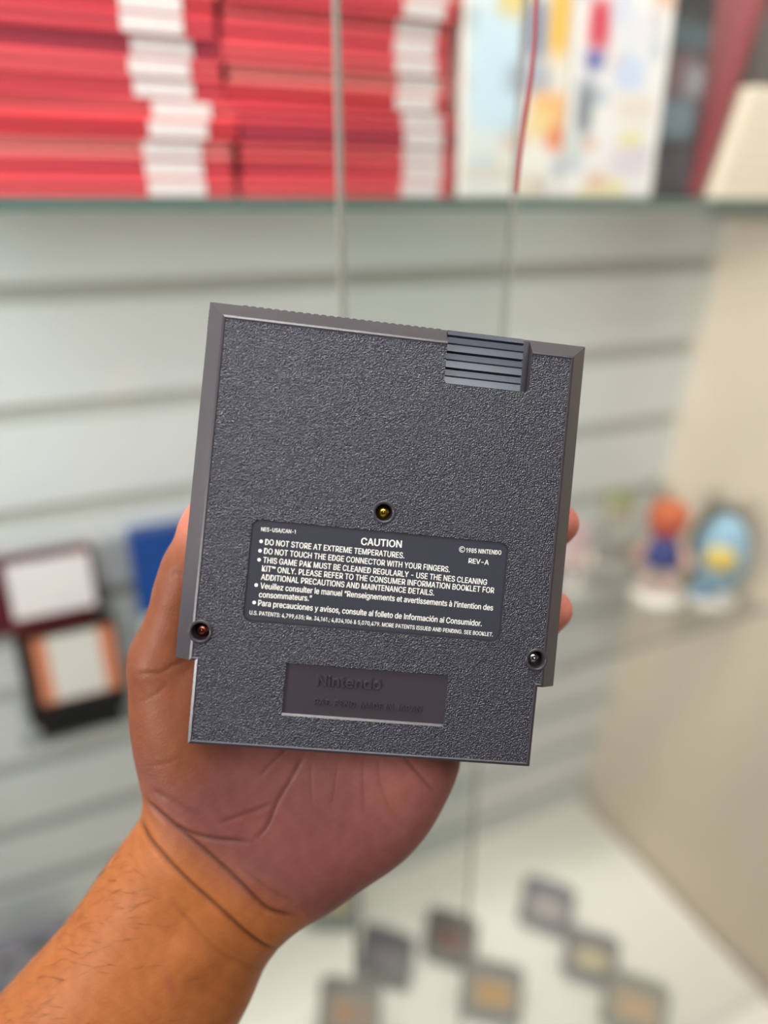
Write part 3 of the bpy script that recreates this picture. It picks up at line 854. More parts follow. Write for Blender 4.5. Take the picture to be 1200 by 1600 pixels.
    '3 112,147 103,139 97,130 93,118 92,105 93,93 96,82 102,72 109,64 119,57 130,52 142,48 156,46|c396:207,-8 174,-5 144,3 117,16 93,35 72,58 56,85 44,116 37,150 34,187 37,225'
    ' 44,260 56,291 72,318 93,341 117,360 144,374 174,382 207,384 226,384 243,381 260,377 276,371 291,364 305,356 318,346 330,335 340,322 349,308 356,293 362,277 303,262 290,2'
    '89 270,311 242,325 207,330 184,328 163,321 145,310 130,296 118,278 108,258 102,236 98,212 96,187 98,163 102,139 108,117 118,97 130,80 145,66 163,55 184,49 207,46 243,52 2'
    '71,66 292,89 304,117 363,102 357,86 350,70 341,56 331,43 319,32 306,21 292,12 277,5 261,-1 244,-5 226,-7|d424:195,-8 165,-6 137,3 111,16 89,34 70,57 55,84 43,116 36,151 3'
    '4,189 36,227 43,261 55,293 70,320 89,342 112,361 137,374 165,382 196,384 218,383 237,379 253,373 267,364 278,355 287,346 306,319 311,319 311,509 372,509 372,0 313,0 313,5'
    '9 307,59 287,31 277,21 266,12 252,4 236,-3 217,-7;205,47 226,49 246,55 263,65 278,78 290,95 299,115 306,138 310,162 312,189 310,216 306,241 300,263 290,282 278,299 263,31'
    '2 246,322 227,328 205,330 182,328 162,322 145,311 130,298 118,281 108,261 102,239 98,215 96,189 98,163 102,139 109,117 118,97 130,80 145,66 162,55 182,49|e404:212,-8 177,'
    '-5 145,3 117,16 92,35 72,58 56,85 44,116 37,150 34,187 36,224 44,258 55,290 71,317 91,340 115,359 142,373 172,382 205,384 226,383 246,380 266,374 285,366 303,355 319,341 '
    '334,324 347,305 357,282 365,256 370,227 371,194 371,169 75,169 75,221 338,221 310,202 308,226 304,248 298,269 288,286 277,301 263,314 246,323 227,328 205,330 183,328 164,'
    '323 146,313 131,301 119,286 109,270 102,251 97,231 96,211 96,178 98,151 102,127 110,106 121,88 135,73 151,61 169,53 190,48 212,46 227,47 241,49 254,53 265,58 276,65 285,7'
    '3 294,82 300,93 306,105 365,91 358,72 348,55 335,39 320,26 302,14 283,4 261,-3 237,-7|f254:228,379 228,327 6,327 6,379;81,0 81,432 82,452 87,470 96,486 107,499 120,510 13'
    '5,519 152,525 169,529 187,530 222,527 243,521 227,468 215,472 195,474 178,472 164,468 154,460 147,449 143,435 142,419 142,0|g425:207,-151 180,-149 156,-146 134,-140 114,-'
    '132 97,-122 82,-110 70,-97 59,-84 51,-69 101,-41 122,-66 131,-74 142,-82 154,-88 169,-93 187,-96 207,-97 236,-95 261,-87 282,-75 298,-58 308,-34 311,-6 311,68 306,68 287,'
    '41 277,32 266,23 252,16 236,10 217,6 195,5 165,7 138,14 113,27 90,43 71,65 55,90 43,120 36,154 34,191 36,229 43,263 55,293 71,320 90,342 112,361 138,374 166,382 196,384 2'
    '18,383 237,379 253,373 267,365 279,356 288,346 308,319 313,319 313,379 372,379 372,-9 370,-40 363,-67 350,-90 334,-109 314,-124 291,-136 265,-144 237,-149;205,59 227,61 2'
    '46,66 264,75 278,87 290,103 300,121 307,142 311,166 312,193 311,219 307,242 300,264 291,283 279,299 264,312 247,322 227,328 205,330 182,328 163,322 145,312 130,298 118,28'
    '2 109,262 102,241 98,218 96,193 98,167 102,144 109,123 118,104 131,88 145,76 163,66 183,61|i167:53,0 53,379 114,379 114,0;84,443 73,444 63,448 54,455 47,463 43,472 41,483'
    ' 43,494 47,504 54,512 63,518 73,522 84,524 95,522 105,518 114,512 121,504 125,494 126,483 125,472 121,463 114,455 105,448 95,444|l158:51,0 107,0 107,524 51,524|m610:53,0 '
    '53,379 112,379 112,295 108,295 114,314 122,331 132,346 144,358 158,368 172,376 187,382 203,385 219,386 245,383 268,375 287,361 303,342 314,320 321,295 312,295 318,312 326'
    ',329 337,343 350,356 364,366 381,375 398,381 417,385 437,386 458,385 478,380 497,372 514,361 529,346 541,328 550,307 555,283 557,255 557,0 496,0 496,254 493,279 485,298 4'
    '73,313 456,323 438,329 419,330 402,329 387,326 374,320 363,312 353,302 345,290 340,277 336,263 335,247 335,0 274,0 274,260 272,280 265,297 253,311 238,322 220,328 199,330'
    ' 185,329 171,326 158,320 145,312 135,302 126,289 119,274 115,257 114,238 114,0|n410:114,227 114,0 53,0 53,379 112,379 112,287 102,287 116,319 132,344 152,362 175,374 200,'
    '382 227,384 252,383 275,377 295,369 313,356 328,340 341,321 350,298 355,271 357,240 357,0 296,0 296,235 293,263 286,286 273,304 256,318 235,326 210,329 192,328 176,324 16'
    '1,317 147,308 136,297 126,283 119,266 115,248|o415:207,-8 174,-5 144,3 117,16 93,35 72,58 56,85 44,116 37,150 34,187 37,225 44,260 56,291 72,318 93,341 117,360 144,374 17'
    '4,382 207,384 241,382 271,374 299,360 323,341 343,318 359,291 371,260 379,225 381,187 379,150 371,116 359,85 343,58 323,35 299,16 271,3 241,-5;207,46 231,49 252,55 270,66'
    ' 285,80 298,97 307,117 314,139 318,163 319,187 318,212 314,236 307,258 298,278 285,296 270,310 252,321 231,328 207,330 184,328 163,321 145,310 130,296 118,278 108,258 102'
    ',236 98,212 96,187 98,163 102,139 108,117 118,97 130,80 145,66 163,55 184,49|p424:53,-143 53,379 112,379 112,319 118,319 137,346 147,355 158,364 171,373 188,379 207,383 2'
    '29,384 259,382 287,374 313,361 335,342 354,320 370,293 381,261 388,227 390,189 388,151 381,116 370,84 355,57 336,34 313,16 288,3 260,-6 229,-8 208,-7 189,-3 173,4 159,12 '
    '147,21 138,31 118,59 114,59 114,-143;220,47 242,49 262,55 279,66 294,80 306,97 316,117 323,139 327,163 328,189 327,215 323,239 316,261 307,281 295,298 280,311 262,322 243'
    ',328 220,330 198,328 178,322 161,312 147,299 134,282 125,263 118,241 114,216 113,189 114,162 118,138 125,115 135,95 147,78 162,65 179,55 198,49|r259:53,0 53,379 112,379 1'
    '12,321 115,321 124,339 137,354 152,367 171,377 191,383 213,385 229,384 243,384 243,322 230,324 207,326 190,324 174,321 159,315 146,306 135,296 126,284 119,269 115,254 114'
    ',237 114,0|s365:182,-8 157,-7 133,-3 112,3 93,12 76,24 62,38 50,54 41,73 36,94 94,107 101,87 111,72 124,60 141,52 160,47 181,45 206,47 227,53 244,62 258,74 265,88 268,103'
    ' 266,115 262,126 254,136 243,144 229,150 212,155 149,170 118,180 92,192 72,208 58,227 50,249 47,274 49,295 55,314 65,332 79,347 95,360 115,370 137,378 161,383 187,384 212'
    ',383 234,379 254,372 271,363 286,352 299,339 309,324 318,308 324,290 268,277 262,291 254,304 243,316 228,325 210,331 187,333 166,331 147,326 131,317 119,305 111,292 109,2'
    '77 110,264 115,253 124,243 136,235 152,229 172,223 229,209 261,200 287,187 306,171 320,153 328,131 331,107 329,85 323,65 312,47 298,31 281,18 260,6 236,-2 210,-7|t227:204'
    ',379 204,327 6,327 6,379;65,471 126,471 126,98 127,83 130,70 136,61 144,55 156,51 170,50 185,51 202,54 213,2 192,-3 168,-4 138,-1 113,7 92,21 77,41 68,64 65,93|u410:182,-'
    '5 158,-3 135,2 115,11 97,23 82,39 69,59 60,82 54,109 53,139 53,379 114,379 114,144 116,117 124,94 137,75 154,61 175,53 200,50 218,51 234,55 249,62 263,71 274,83 283,97 29'
    '0,113 295,132 296,153 296,379 357,379 357,0 298,0 298,92 307,92 294,60 277,35 257,17 234,5 209,-3|v389:163,0 17,379 84,379 165,155 187,87 206,21 184,21 203,87 224,155 305'
    ',379 371,379 226,0|y389:47,-139 61,-86 71,-87 104,-89 113,-86 122,-81 130,-74 138,-64 145,-51 151,-36 163,-1 17,379 84,379 165,155 187,87 206,21 184,21 202,87 224,155 305'
    ',379 371,379 204,-58 196,-77 187,-93 177,-107 165,-119 153,-128 139,-136 125,-141 109,-144 91,-145 65,-143|z380:42,0 42,46 254,320 254,323 48,323 48,379 333,379 333,331 1'
    '26,60 126,56 339,56 339,0|®463:231,118 205,120 179,125 154,134 131,145 110,160 91,177 74,196 60,217 48,240 40,264 35,290 33,317 35,344 40,369 48,394 60,417 74,438 91,457 '
    '110,474 131,488 154,500 179,509 205,514 231,516 258,514 284,509 309,500 332,488 353,474 372,457 389,438 403,417 415,394 423,369 428,344 430,317 428,290 423,264 415,240 40'
    '3,217 389,196 372,177 353,160 332,145 309,134 284,125 258,120;231,166 258,169 284,175 307,187 328,202 347,220 362,241 373,265 380,290 382,317 380,344 373,369 362,393 347,'
    '414 328,432 307,447 284,458 258,465 231,467 205,465 180,458 156,447 135,432 116,414 101,393 90,369 83,344 81,317 83,290 90,265 101,241 116,220 135,202 156,187 180,175 205'
    ',169;273,226 228,312 273,312 319,226;161,226 161,409 253,409 279,402 302,383 307,374 310,363 311,350 310,338 307,326 302,316 278,295 250,287 185,287 185,319 239,319 257,3'
    '27 267,350 266,360 262,367 257,372 239,378 203,378 203,226|à389:160,-9 137,-7 115,-3 94,5 76,15 60,29 48,45 38,63 32,84 30,108 32,128 36,146 43,161 53,174 64,184 78,193 9'
    '2,200 108,206 125,211 178,220 234,227 265,235 276,255 276,257 275,272 272,285 267,297 260,307 251,315 240,322 227,327 212,330 196,331 178,330 163,327 149,322 118,301 100,'
    '274 41,291 51,313 64,331 79,346 95,358 114,368 133,375 153,380 173,383 194,384 239,379 255,375 271,369 286,360 300,350 312,336 322,320 330,301 335,278 337,251 337,0 277,0'
    ' 277,52 272,52 252,25 242,16 229,8 215,1 199,-4 181,-7;170,45 192,47 211,51 228,59 242,68 254,80 263,93 270,108 274,122 276,138 276,190 259,182 231,176 200,171 175,168 13'
    '4,159 122,153 112,147 103,139 97,130 93,118 92,105 93,93 96,82 102,72 109,64 119,57 130,52 142,48 156,46;165,429 99,529 168,529 215,429|ó415:207,-8 174,-5 144,3 117,16 93'
    ',35 72,58 56,85 44,116 37,150 34,187 37,225 44,260 56,291 72,318 93,341 117,360 144,374 174,382 207,384 241,382 271,374 299,360 323,341 343,318 359,291 371,260 379,225 38'
    '1,187 379,150 371,116 359,85 343,58 323,35 299,16 271,3 241,-5;207,46 231,49 252,55 270,66 285,80 298,97 307,117 314,139 318,163 319,187 318,212 314,236 307,258 298,278 2'
    '85,296 270,310 252,321 231,328 207,330 184,328 163,321 145,310 130,296 118,278 108,258 102,236 98,212 96,187 98,163 102,139 108,117 118,97 130,80 145,66 163,55 184,49;181'
    ',429 228,529 297,529 231,429|’177:52,318 82,509 151,509 98,318|“300:52,318 104,509 151,509 121,318;175,318 228,509 274,509 244,318|”300:52,318 82,509 151,509 98,318;175,3'
    '18 205,509 274,509 222,318|™424:289,326 209,509 242,509 298,375 354,509 387,509 307,326;202,326 202,509 235,509 235,326;361,326 361,509 394,509 394,326;82,326 82,492 115,'
    '492 115,326;27,480 27,509 170,509 170,480')


GLYPH = {}
for e in GLYPHS.split('|'):
    adv, lp = e[1:].split(':', 1)
    GLYPH[e[0]] = (int(adv), [[tuple(int(v) for v in p.split(',')) for p in q.split(' ')] for q in lp.split(';') if q])


def text_mesh(txt):
    cu = bpy.data.curves.new('t', 'CURVE')
    cu.dimensions = '2D'
    cu.fill_mode = 'BOTH'
    x = 0
    for ch in txt:
        adv, loops = GLYPH[ch]
        for lp in loops:
            sp = cu.splines.new('POLY')
            sp.points.add(len(lp) - 1)
            for p, (a, b) in zip(sp.points, lp):
                p.co = ((x + a) / 1000, b / 1000, 0, 1)
            sp.use_cyclic_u = True
        x += adv
    o = bpy.data.objects.new('t', cu)
    COL.objects.link(o)
    bpy.context.view_layer.update()
    me = bpy.data.meshes.new_from_object(o.evaluated_get(bpy.context.evaluated_depsgraph_get()))
    bpy.data.objects.remove(o)
    return me


def put_text(bm, txt, pl, pr, cap, z, bold=0.012, thick=0.0, flank=0.0):
    """set a line between two baseline points (mm); cap = capital height (mm)"""
    me = text_mesh(txt)
    co = np.empty(len(me.vertices) * 3)
    me.vertices.foreach_get('co', co)
    co = co.reshape(-1, 3)
    x0, x1 = co[:, 0].min(), co[:, 0].max()
    hm = text_mesh('H')
    hc = np.array([v.co[:] for v in hm.vertices])
    hh = hc[:, 1].max() - hc[:, 1].min()
    dx, dy = pr[0] - pl[0], pr[1] - pl[1]
    L = math.hypot(dx, dy)
    ca, sa = dx / L, dy / L
    X = (co[:, 0] - x0) * L / (x1 - x0)
    Y = co[:, 1] * cap / hh
    faces = []
    for ox, oy in (((0, 0),) if not bold else ((-bold, 0), (bold, 0), (0, bold * .6), (0, -bold * .6))):    # struck four times for a bolder face
        vs = [bm.verts.new((pl[0] + (x + ox) * ca - (yy + oy) * sa, pl[1] + (x + ox) * sa + (yy + oy) * ca, z + thick + ox * .01)) for x, yy in zip(X, Y)]
        for p in me.polygons:
            f = bm.faces.new([vs[i] for i in p.vertices])
            f.normal_update()
            if f.normal.z < 0:
                f.normal_flip()
            faces.append(f)
    if thick:
        be = [e for e in {e for f in faces for e in f.edges} if len(e.link_faces) == 1]
        low, out = {}, {}
        for e in be:
            f = e.link_faces[0]
            a, b = e.verts
            d = b.co - a.co
            nrm = Vector((d.y, -d.x, 0)).normalized() if d.length > 1e-6 else Vector((0, 0, 0))
            if nrm.dot(f.calc_center_median() - a.co) > 0:
                nrm = -nrm
            for v in e.verts:
                out[v] = out.get(v, Vector((0, 0, 0))) + nrm
        for v, o in out.items():
            o = o.normalized() * flank
            low[v] = bm.verts.new((v.co.x + o.x, v.co.y + o.y, z))
        for e in be:
            a, b = e.verts
            bm.faces.new((a, b, low[b], low[a]))


def c6(x, y):
    return on_cart(380 + x * .35, 800 + y * .35, 4.97)


bm = bmesh.new()
TZ = 4.97
for txt, l, r, cap, bold in (
        ('NES-USA/CAN-1', (80, 85), (233, 97), 1.18, 0.025),
        ('CAUTION', (526, 146), (706, 159), 2.15, 0.08),
        ('1985 NINTENDO', (995, 180), (1151, 191), 1.35, 0.035),
        ('REV-A', (1006, 228), (1095, 236), 1.5, 0.045),
        ('DO NOT STORE AT EXTREME TEMPERATURES.', (97, 146), (718, 207), 1.75, 0.045),
        ('DO NOT TOUCH THE EDGE CONNECTOR WITH YOUR FINGERS.', (92, 186), (921, 269), 1.75, 0.045),
        ('THIS GAME PAK MUST BE CLEANED REGULARLY - USE THE NES CLEANING', (88, 226), (1087, 326), 1.75, 0.045),
        ('KIT\u2122 ONLY. PLEASE REFER TO THE CONSUMER INFORMATION BOOKLET FOR', (83, 264), (1119, 363), 1.75, 0.045),
        ('ADDITIONAL PRECAUTIONS AND MAINTENANCE DETAILS.', (79, 302), (851, 373), 1.75, 0.045),
        ('Veuillez consulter le manuel \u201cRenseignements et avertissements \u00e0 l\u2019intention des', (76, 341), (1114, 440), 1.75, 0.045),
        ('consommateurs.\u201d', (70, 380), (305, 398), 1.75, 0.045),
        ('Para precauciones y avisos, consulte al folleto de Informaci\u00f3n al Consumidor.', (66, 418), (1064, 510), 1.75, 0.045),
        ('U.S. PATENTS: 4,799,635; Re. 34,161.; 4,824,106 & 5,070,479. MORE PATENTS ISSUED AND PENDING. SEE BOOKLET.', (28, 457), (1114, 556), 1.22, 0.025)):
    put_text(bm, txt, c6(*l), c6(*r), cap, TZ, bold)
for q in ((80, 131), (75, 173), (71, 213), (58, 326), (49, 404)):
    x, y = c6(*q)
    bm.faces.new([bm.verts.new((px, py, TZ)) for px, py in circ(x, y, 0.55, 18)])
# copyright ring with its c
x, y = c6(977, 167)
for r0, r1, a0, a1 in ((0.80, 0.95, 0, 360), (0.36, 0.55, 50, 310)):
    n = 24
    i_ = [bm.verts.new((x + r0 * math.cos(math.radians(a0 + (a1 - a0) * k / n)), y + r0 * math.sin(math.radians(a0 + (a1 - a0) * k / n)), TZ)) for k in range(n + 1)]
    o_ = [bm.verts.new((x + r1 * math.cos(math.radians(a0 + (a1 - a0) * k / n)), y + r1 * math.sin(math.radians(a0 + (a1 - a0) * k / n)), TZ)) for k in range(n + 1)]
    for k in range(n):
        bm.faces.new((i_[k], o_[k], o_[k + 1], i_[k + 1]))
me = bpy.data.meshes.new('lettering')
bm.to_mesh(me)
bm.free()
o = link('lettering', me, M_ink, decal)
o['label'] = 'white printed caution text'


def c5(x, y):
    return on_cart(420 + x * .25, 1010 + y * .25, 4.8)


bm = bmesh.new()
put_text(bm, 'Nintendo', c5(300, 243), c5(697, 270), 3.1, 4.58, 0.08, 0.55, 0.28)
put_text(bm, '\u00ae', c5(694, 222), c5(708, 223), 0.8, 4.58, 0.0, 0.2, 0.05)
put_text(bm, 'PAT. PEND. MADE IN JAPAN', c5(283, 362), c5(950, 412), 1.7, 4.58, 0.02, 0.42, 0.18)
me = bpy.data.meshes.new('embossed_lettering')
bm.to_mesh(me)
bm.free()
link('embossed_lettering', me, M_plain, cart)
for ch in [o for o in COL.objects if o.parent in (cart,) or (o.parent and o.parent.parent == cart)]:
    ch.data.transform(Matrix.Scale(MM, 4))

# ------------------------------------------------------------------ the hand
# built in millimetres in a frame at the camera; the joints are given as (pixel x, pixel y, distance)
D0 = 259.0


def hp(px, py, d=D0):
    return np.array([(px - 600) / F * d, -(py - 800) / F * d, -d])


def catmull(P, n=6, closed=True):
    P = np.array(P, float)
    N = len(P)
    out = []
    for i in range(N if closed else N - 1):
        p0, p1, p2, p3 = (P[(i + k) % N] if closed else P[min(max(i + k, 0), N - 1)] for k in (-1, 0, 1, 2))
        for t in np.linspace(0, 1, n, endpoint=False):
            out.append(0.5 * (2 * p1 + (p2 - p0) * t + (2 * p0 - 5 * p1 + 4 * p2 - p3) * t * t + (3 * p1 - p0 - 3 * p2 + p3) * t ** 3))
    if not closed:
        out.append(P[-1])
    return np.array(out)


OUT = [(207, 1040), (209, 1075), (213, 1122), (221, 1169), (228, 1203), (232, 1240), (219, 1276), (188, 1320), (156, 1364), (120, 1416), (80, 1468), (40, 1512),
       (0, 1556), (-80, 1640), (-200, 1760), (-330, 1875), (-500, 2020), (-660, 2180), (-640, 2330), (-480, 2380), (-220, 2250), (40, 2060), (205, 1880), (300, 1735), (378, 1598), (409, 1528), (432, 1488), (460, 1438), (483, 1416), (553, 1375), (597, 1343), (636, 1304),
       (675, 1248), (698, 1215), (711, 1185), (716, 1130), (700, 1060), (640, 980), (520, 920), (400, 940), (300, 990), (232, 1000)]
POLY = catmull([hp(x, y)[:2] for x, y in OUT], 5)
H = 1.15
lo = np.array([-312.0, -372.0, -302.0])
hi = np.array([78.0, 52.0, -222.0])
gx, gy, gzz = [np.arange(lo[i], hi[i], H) for i in range(3)]
nx, ny, nz = len(gx), len(gy), len(gzz)
X2, Y2 = np.meshgrid(gx, gy, indexing='ij')


def poly_sd(P, X, Y):
    d2 = np.full(X.shape, 1e9)
    inside = np.zeros(X.shape, bool)
    n = len(P)
    for i in range(n):
        a, b = P[i], P[(i + 1) % n]
        e = b - a
        L = e @ e
        if L < 1e-9:
            continue
        t = np.clip(((X - a[0]) * e[0] + (Y - a[1]) * e[1]) / L, 0, 1)
        d2 = np.minimum(d2, (X - a[0] - t * e[0]) ** 2 + (Y - a[1] - t * e[1]) ** 2)
        c = (a[1] > Y) != (b[1] > Y)
        if abs(e[1]) > 1e-9:
            inside ^= c & (X < a[0] + (Y - a[1]) * e[0] / e[1])
    d = np.sqrt(d2)
    return np.where(inside, d, -d)


def sstep(a, b, x):
    t = np.clip((x - a) / (b - a), 0, 1)
    return t * t * (3 - 2 * t)


sd = poly_sd(POLY, X2, Y2)
# distance along the arm: 0 at the wrist, positive towards the fingers
wr = hp(350, 1345)[:2]
ax = hp(620, 985)[:2] - wr
ax /= np.linalg.norm(ax)
S2 = (X2 - wr[0]) * ax[0] + (Y2 - wr[1]) * ax[1]
T2 = 13.5 + 6.5 * sstep(22, -12, S2) + 7.0 * sstep(-10, -90, S2)
R2d = 18 + 9 * sstep(30, -5, S2) + 10 * sstep(-5, -60, S2)
ZC = -D0 - 5.0 * sstep(10, -25, S2) - 3.0 * sstep(-10, -90, S2)
u = np.maximum(0, 1 - sd / R2d)
Z3 = gzz[None, None, :]
Fd = (np.sqrt(u[:, :, None] ** 2 + ((Z3 - ZC[:, :, None]) / T2[:, :, None]) ** 2) - 1) * np.minimum(T2, R2d)[:, :, None]
Fd = Fd.astype(np.float32)


def smin(a, b, k):
    h = np.clip(0.5 + 0.5 * (b - a) / k, 0, 1)
    return b * (1 - h) + a * h - k * h * (1 - h)


def sub(c0, c1, pad):
    i0 = [max(0, int((min(c0[i], c1[i]) - pad - lo[i]) / H)) for i in range(3)]
    i1 = [min((nx, ny, nz)[i], int((max(c0[i], c1[i]) + pad - lo[i]) / H) + 2) for i in range(3)]
    return tuple(slice(a, b) for a, b in zip(i0, i1))


def capsule(a, b, ra, rb, k):
    sl = sub(a, b, max(ra, rb) + k + 4)
    x, y, z = gx[sl[0]][:, None, None], gy[sl[1]][None, :, None], gzz[sl[2]][None, None, :]
    e = b - a
    t = np.clip(((x - a[0]) * e[0] + (y - a[1]) * e[1] + (z - a[2]) * e[2]) / (e @ e), 0, 1)
    d = np.sqrt((x - a[0] - t * e[0]) ** 2 + (y - a[1] - t * e[1]) ** 2 + (z - a[2] - t * e[2]) ** 2) - (ra + (rb - ra) * t)
    Fd[sl] = smin(Fd[sl], d, k)


def ellipsoid(c, r, ang, k):
    sl = sub(c, c, max(r) + k + 4)
    x, y, z = gx[sl[0]][:, None, None] - c[0], gy[sl[1]][None, :, None] - c[1], gzz[sl[2]][None, None, :] - c[2]
    ca, sa = math.cos(math.radians(ang)), math.sin(math.radians(ang))
    p = np.sqrt(((x * ca + y * sa) / r[0]) ** 2 + ((-x * sa + y * ca) / r[1]) ** 2 + (z / r[2]) ** 2)
    Fd[sl] = smin(Fd[sl], (p - 1) * min(r), k)


def chain(pts, rad, k):
    for (a, b), (ra, rb) in zip(zip(pts, pts[1:]), zip(rad, rad[1:])):
        capsule(hp(*a), hp(*b), ra, rb, k)


# thenar and hypothenar pads
ellipsoid(hp(300, 1150, 257), (17, 34, 13), 8, 9)
ellipsoid(hp(570, 1235, 260), (25, 33, 15), -38, 9)
ellipsoid(hp(455, 1340, 262), (20, 24, 14), -38, 9)
# tendons of the wrist
chain([(380, 1370, 252), (300, 1480, 252), (180, 1650, 256)], [5, 5.5, 6], 9)
# thumb
chain([(300, 1170, 261), (262, 1030, 256), (292, 925, 252), (302, 890, 250.5), (326, 830, 250), (338, 782, 250.5)], [14, 12.2, 10.4, 10.0, 9.4, 7.6], 3.5)
# index, middle, ring and little finger behind the cartridge
chain([(440, 1010, 263), (520, 850, 268), (585, 735, 264), (630, 660, 259.5)], [9.5, 8.8, 8, 6.8], 3)
chain([(520, 1010, 264), (645, 850, 270), (735, 745, 265), (790, 690, 261)], [9.8, 9, 8.2, 7.0], 3)
chain([(600, 1050, 264), (725, 945, 270), (822, 865, 266), (874, 818, 258.6)], [9.5, 8.8, 8, 7.0], 3)
chain([(660, 1110, 263), (755, 1045, 268), (825, 990, 265), (864, 953, 258.6)], [9, 8.2, 7.5, 7.0], 3)


def surface_nets(Fv):
    s = Fv < 0
    m = np.zeros((nx - 1, ny - 1, nz - 1), np.int8)
    cor = [(i, j, k) for i in (0, 1) for j in (0, 1) for k in (0, 1)]
    for i, j, k in cor:
        m += s[i:nx - 1 + i, j:ny - 1 + j, k:nz - 1 + k]
    cell = np.argwhere((m > 0) & (m < 8))
    idx = np.full((nx - 1, ny - 1, nz - 1), -1, np.int32)
    idx[tuple(cell.T)] = np.arange(len(cell))
    acc = np.zeros((len(cell), 3))
    cnt = np.zeros(len(cell))
    for a in cor:
        for axn in range(3):
            if a[axn]:
                continue
            b = list(a)
            b[axn] = 1
            fa = Fv[cell[:, 0] + a[0], cell[:, 1] + a[1], cell[:, 2] + a[2]]
            fb = Fv[cell[:, 0] + b[0], cell[:, 1] + b[1], cell[:, 2] + b[2]]
            h = (fa < 0) != (fb < 0)
            t = np.where(h, fa / np.where(h, fa - fb, 1), 0)
            p = np.tile(np.array(a, float), (len(cell), 1))
            p[:, axn] = t
            acc += p * h[:, None]
            cnt += h
    V = (cell + acc / cnt[:, None]) * H + lo
    quads = []
    for axn in range(3):
        o1, o2 = [(1, 2), (2, 0), (0, 1)][axn]
        A = [slice(1, -1)] * 3
        B = [slice(1, -1)] * 3
        A[axn] = slice(0, -1)
        B[axn] = slice(1, None)
        sa, sb = s[tuple(A)], s[tuple(B)]
        e = np.argwhere(sa != sb)
        fl = sa[tuple(e.T)]
        g = e + 1
        g[:, axn] -= 1
        q = []
        for d1, d2 in ((0, 0), (-1, 0), (-1, -1), (0, -1)):
            c = g.copy()
            c[:, o1] += d1
            c[:, o2] += d2
            q.append(idx[tuple(c.T)])
        q = np.stack(q, 1)
        q[~fl] = q[~fl][:, ::-1]
        quads.append(q)
    return V, np.concatenate(quads)


V, Q = surface_nets(Fd)
del Fd
me = bpy.data.meshes.new('person')
me.from_pydata(V.tolist(), [], Q.tolist())
tmp = bpy.data.objects.new('tmp', me)
COL.objects.link(tmp)
md = tmp.modifiers.new('s', 'SMOOTH')
md.factor, md.iterations = 0.5, 4
md = tmp.modifiers.new('u', 'SUBSURF')
md.levels = md.render_levels = 1
bpy.context.view_layer.update()
me = bpy.data.meshes.new_from_object(tmp.evaluated_get(bpy.context.evaluated_depsgraph_get()))
bpy.data.objects.remove(tmp)
me.name = 'person'
nv = len(me.vertices)
co = np.empty(nv * 3, np.float32)
no = np.empty(nv * 3, np.float32)
me.vertices.foreach_get('co', co)
me.vertices.foreach_get('normal', no)
co = co.reshape(-1, 3).astype(float)
no = no.reshape(-1, 3).astype(float)
if (no[:, 2][co[:, 2] > -250]).mean() < 0:
    me.flip_normals()
    no = -no
px = 600 + F * co[:, 0] / -co[:, 2]
py = 800 - F * co[:, 1] / -co[:, 2]


def z1(*p):
    return [(180 + x * .4667, 1080 + y * .4667) for x, y in p]


def z7(*p):
    return [(x * .2667, 740 + y * .2667) for x, y in p]


# creases: points, half width (pixels), depth (mm), how much darker the skin is in the fold
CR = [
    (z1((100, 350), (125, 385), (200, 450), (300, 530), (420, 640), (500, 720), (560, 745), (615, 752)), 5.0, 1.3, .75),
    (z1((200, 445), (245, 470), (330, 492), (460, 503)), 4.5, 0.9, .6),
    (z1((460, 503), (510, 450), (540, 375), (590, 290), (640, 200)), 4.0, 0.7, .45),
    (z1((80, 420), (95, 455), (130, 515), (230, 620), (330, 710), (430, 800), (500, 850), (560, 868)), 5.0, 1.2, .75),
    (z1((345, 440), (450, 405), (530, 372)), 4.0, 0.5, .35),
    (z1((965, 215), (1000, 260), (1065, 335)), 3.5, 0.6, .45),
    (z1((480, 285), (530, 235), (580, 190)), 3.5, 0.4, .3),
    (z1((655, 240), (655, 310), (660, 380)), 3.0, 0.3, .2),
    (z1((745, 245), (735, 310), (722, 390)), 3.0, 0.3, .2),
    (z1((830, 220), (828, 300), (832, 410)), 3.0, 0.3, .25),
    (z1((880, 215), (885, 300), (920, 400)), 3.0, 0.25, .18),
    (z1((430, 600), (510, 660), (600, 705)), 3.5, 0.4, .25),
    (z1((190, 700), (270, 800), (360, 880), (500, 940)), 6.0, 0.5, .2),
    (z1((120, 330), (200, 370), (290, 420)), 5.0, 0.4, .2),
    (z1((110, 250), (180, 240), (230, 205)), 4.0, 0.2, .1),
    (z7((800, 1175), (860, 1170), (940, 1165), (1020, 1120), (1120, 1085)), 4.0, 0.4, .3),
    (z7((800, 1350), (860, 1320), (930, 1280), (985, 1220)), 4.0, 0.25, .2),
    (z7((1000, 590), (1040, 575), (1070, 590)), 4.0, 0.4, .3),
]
disp = np.zeros(nv)
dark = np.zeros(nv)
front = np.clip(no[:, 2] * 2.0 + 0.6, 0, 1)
front[co[:, 2] < -D0 - 14] = 0
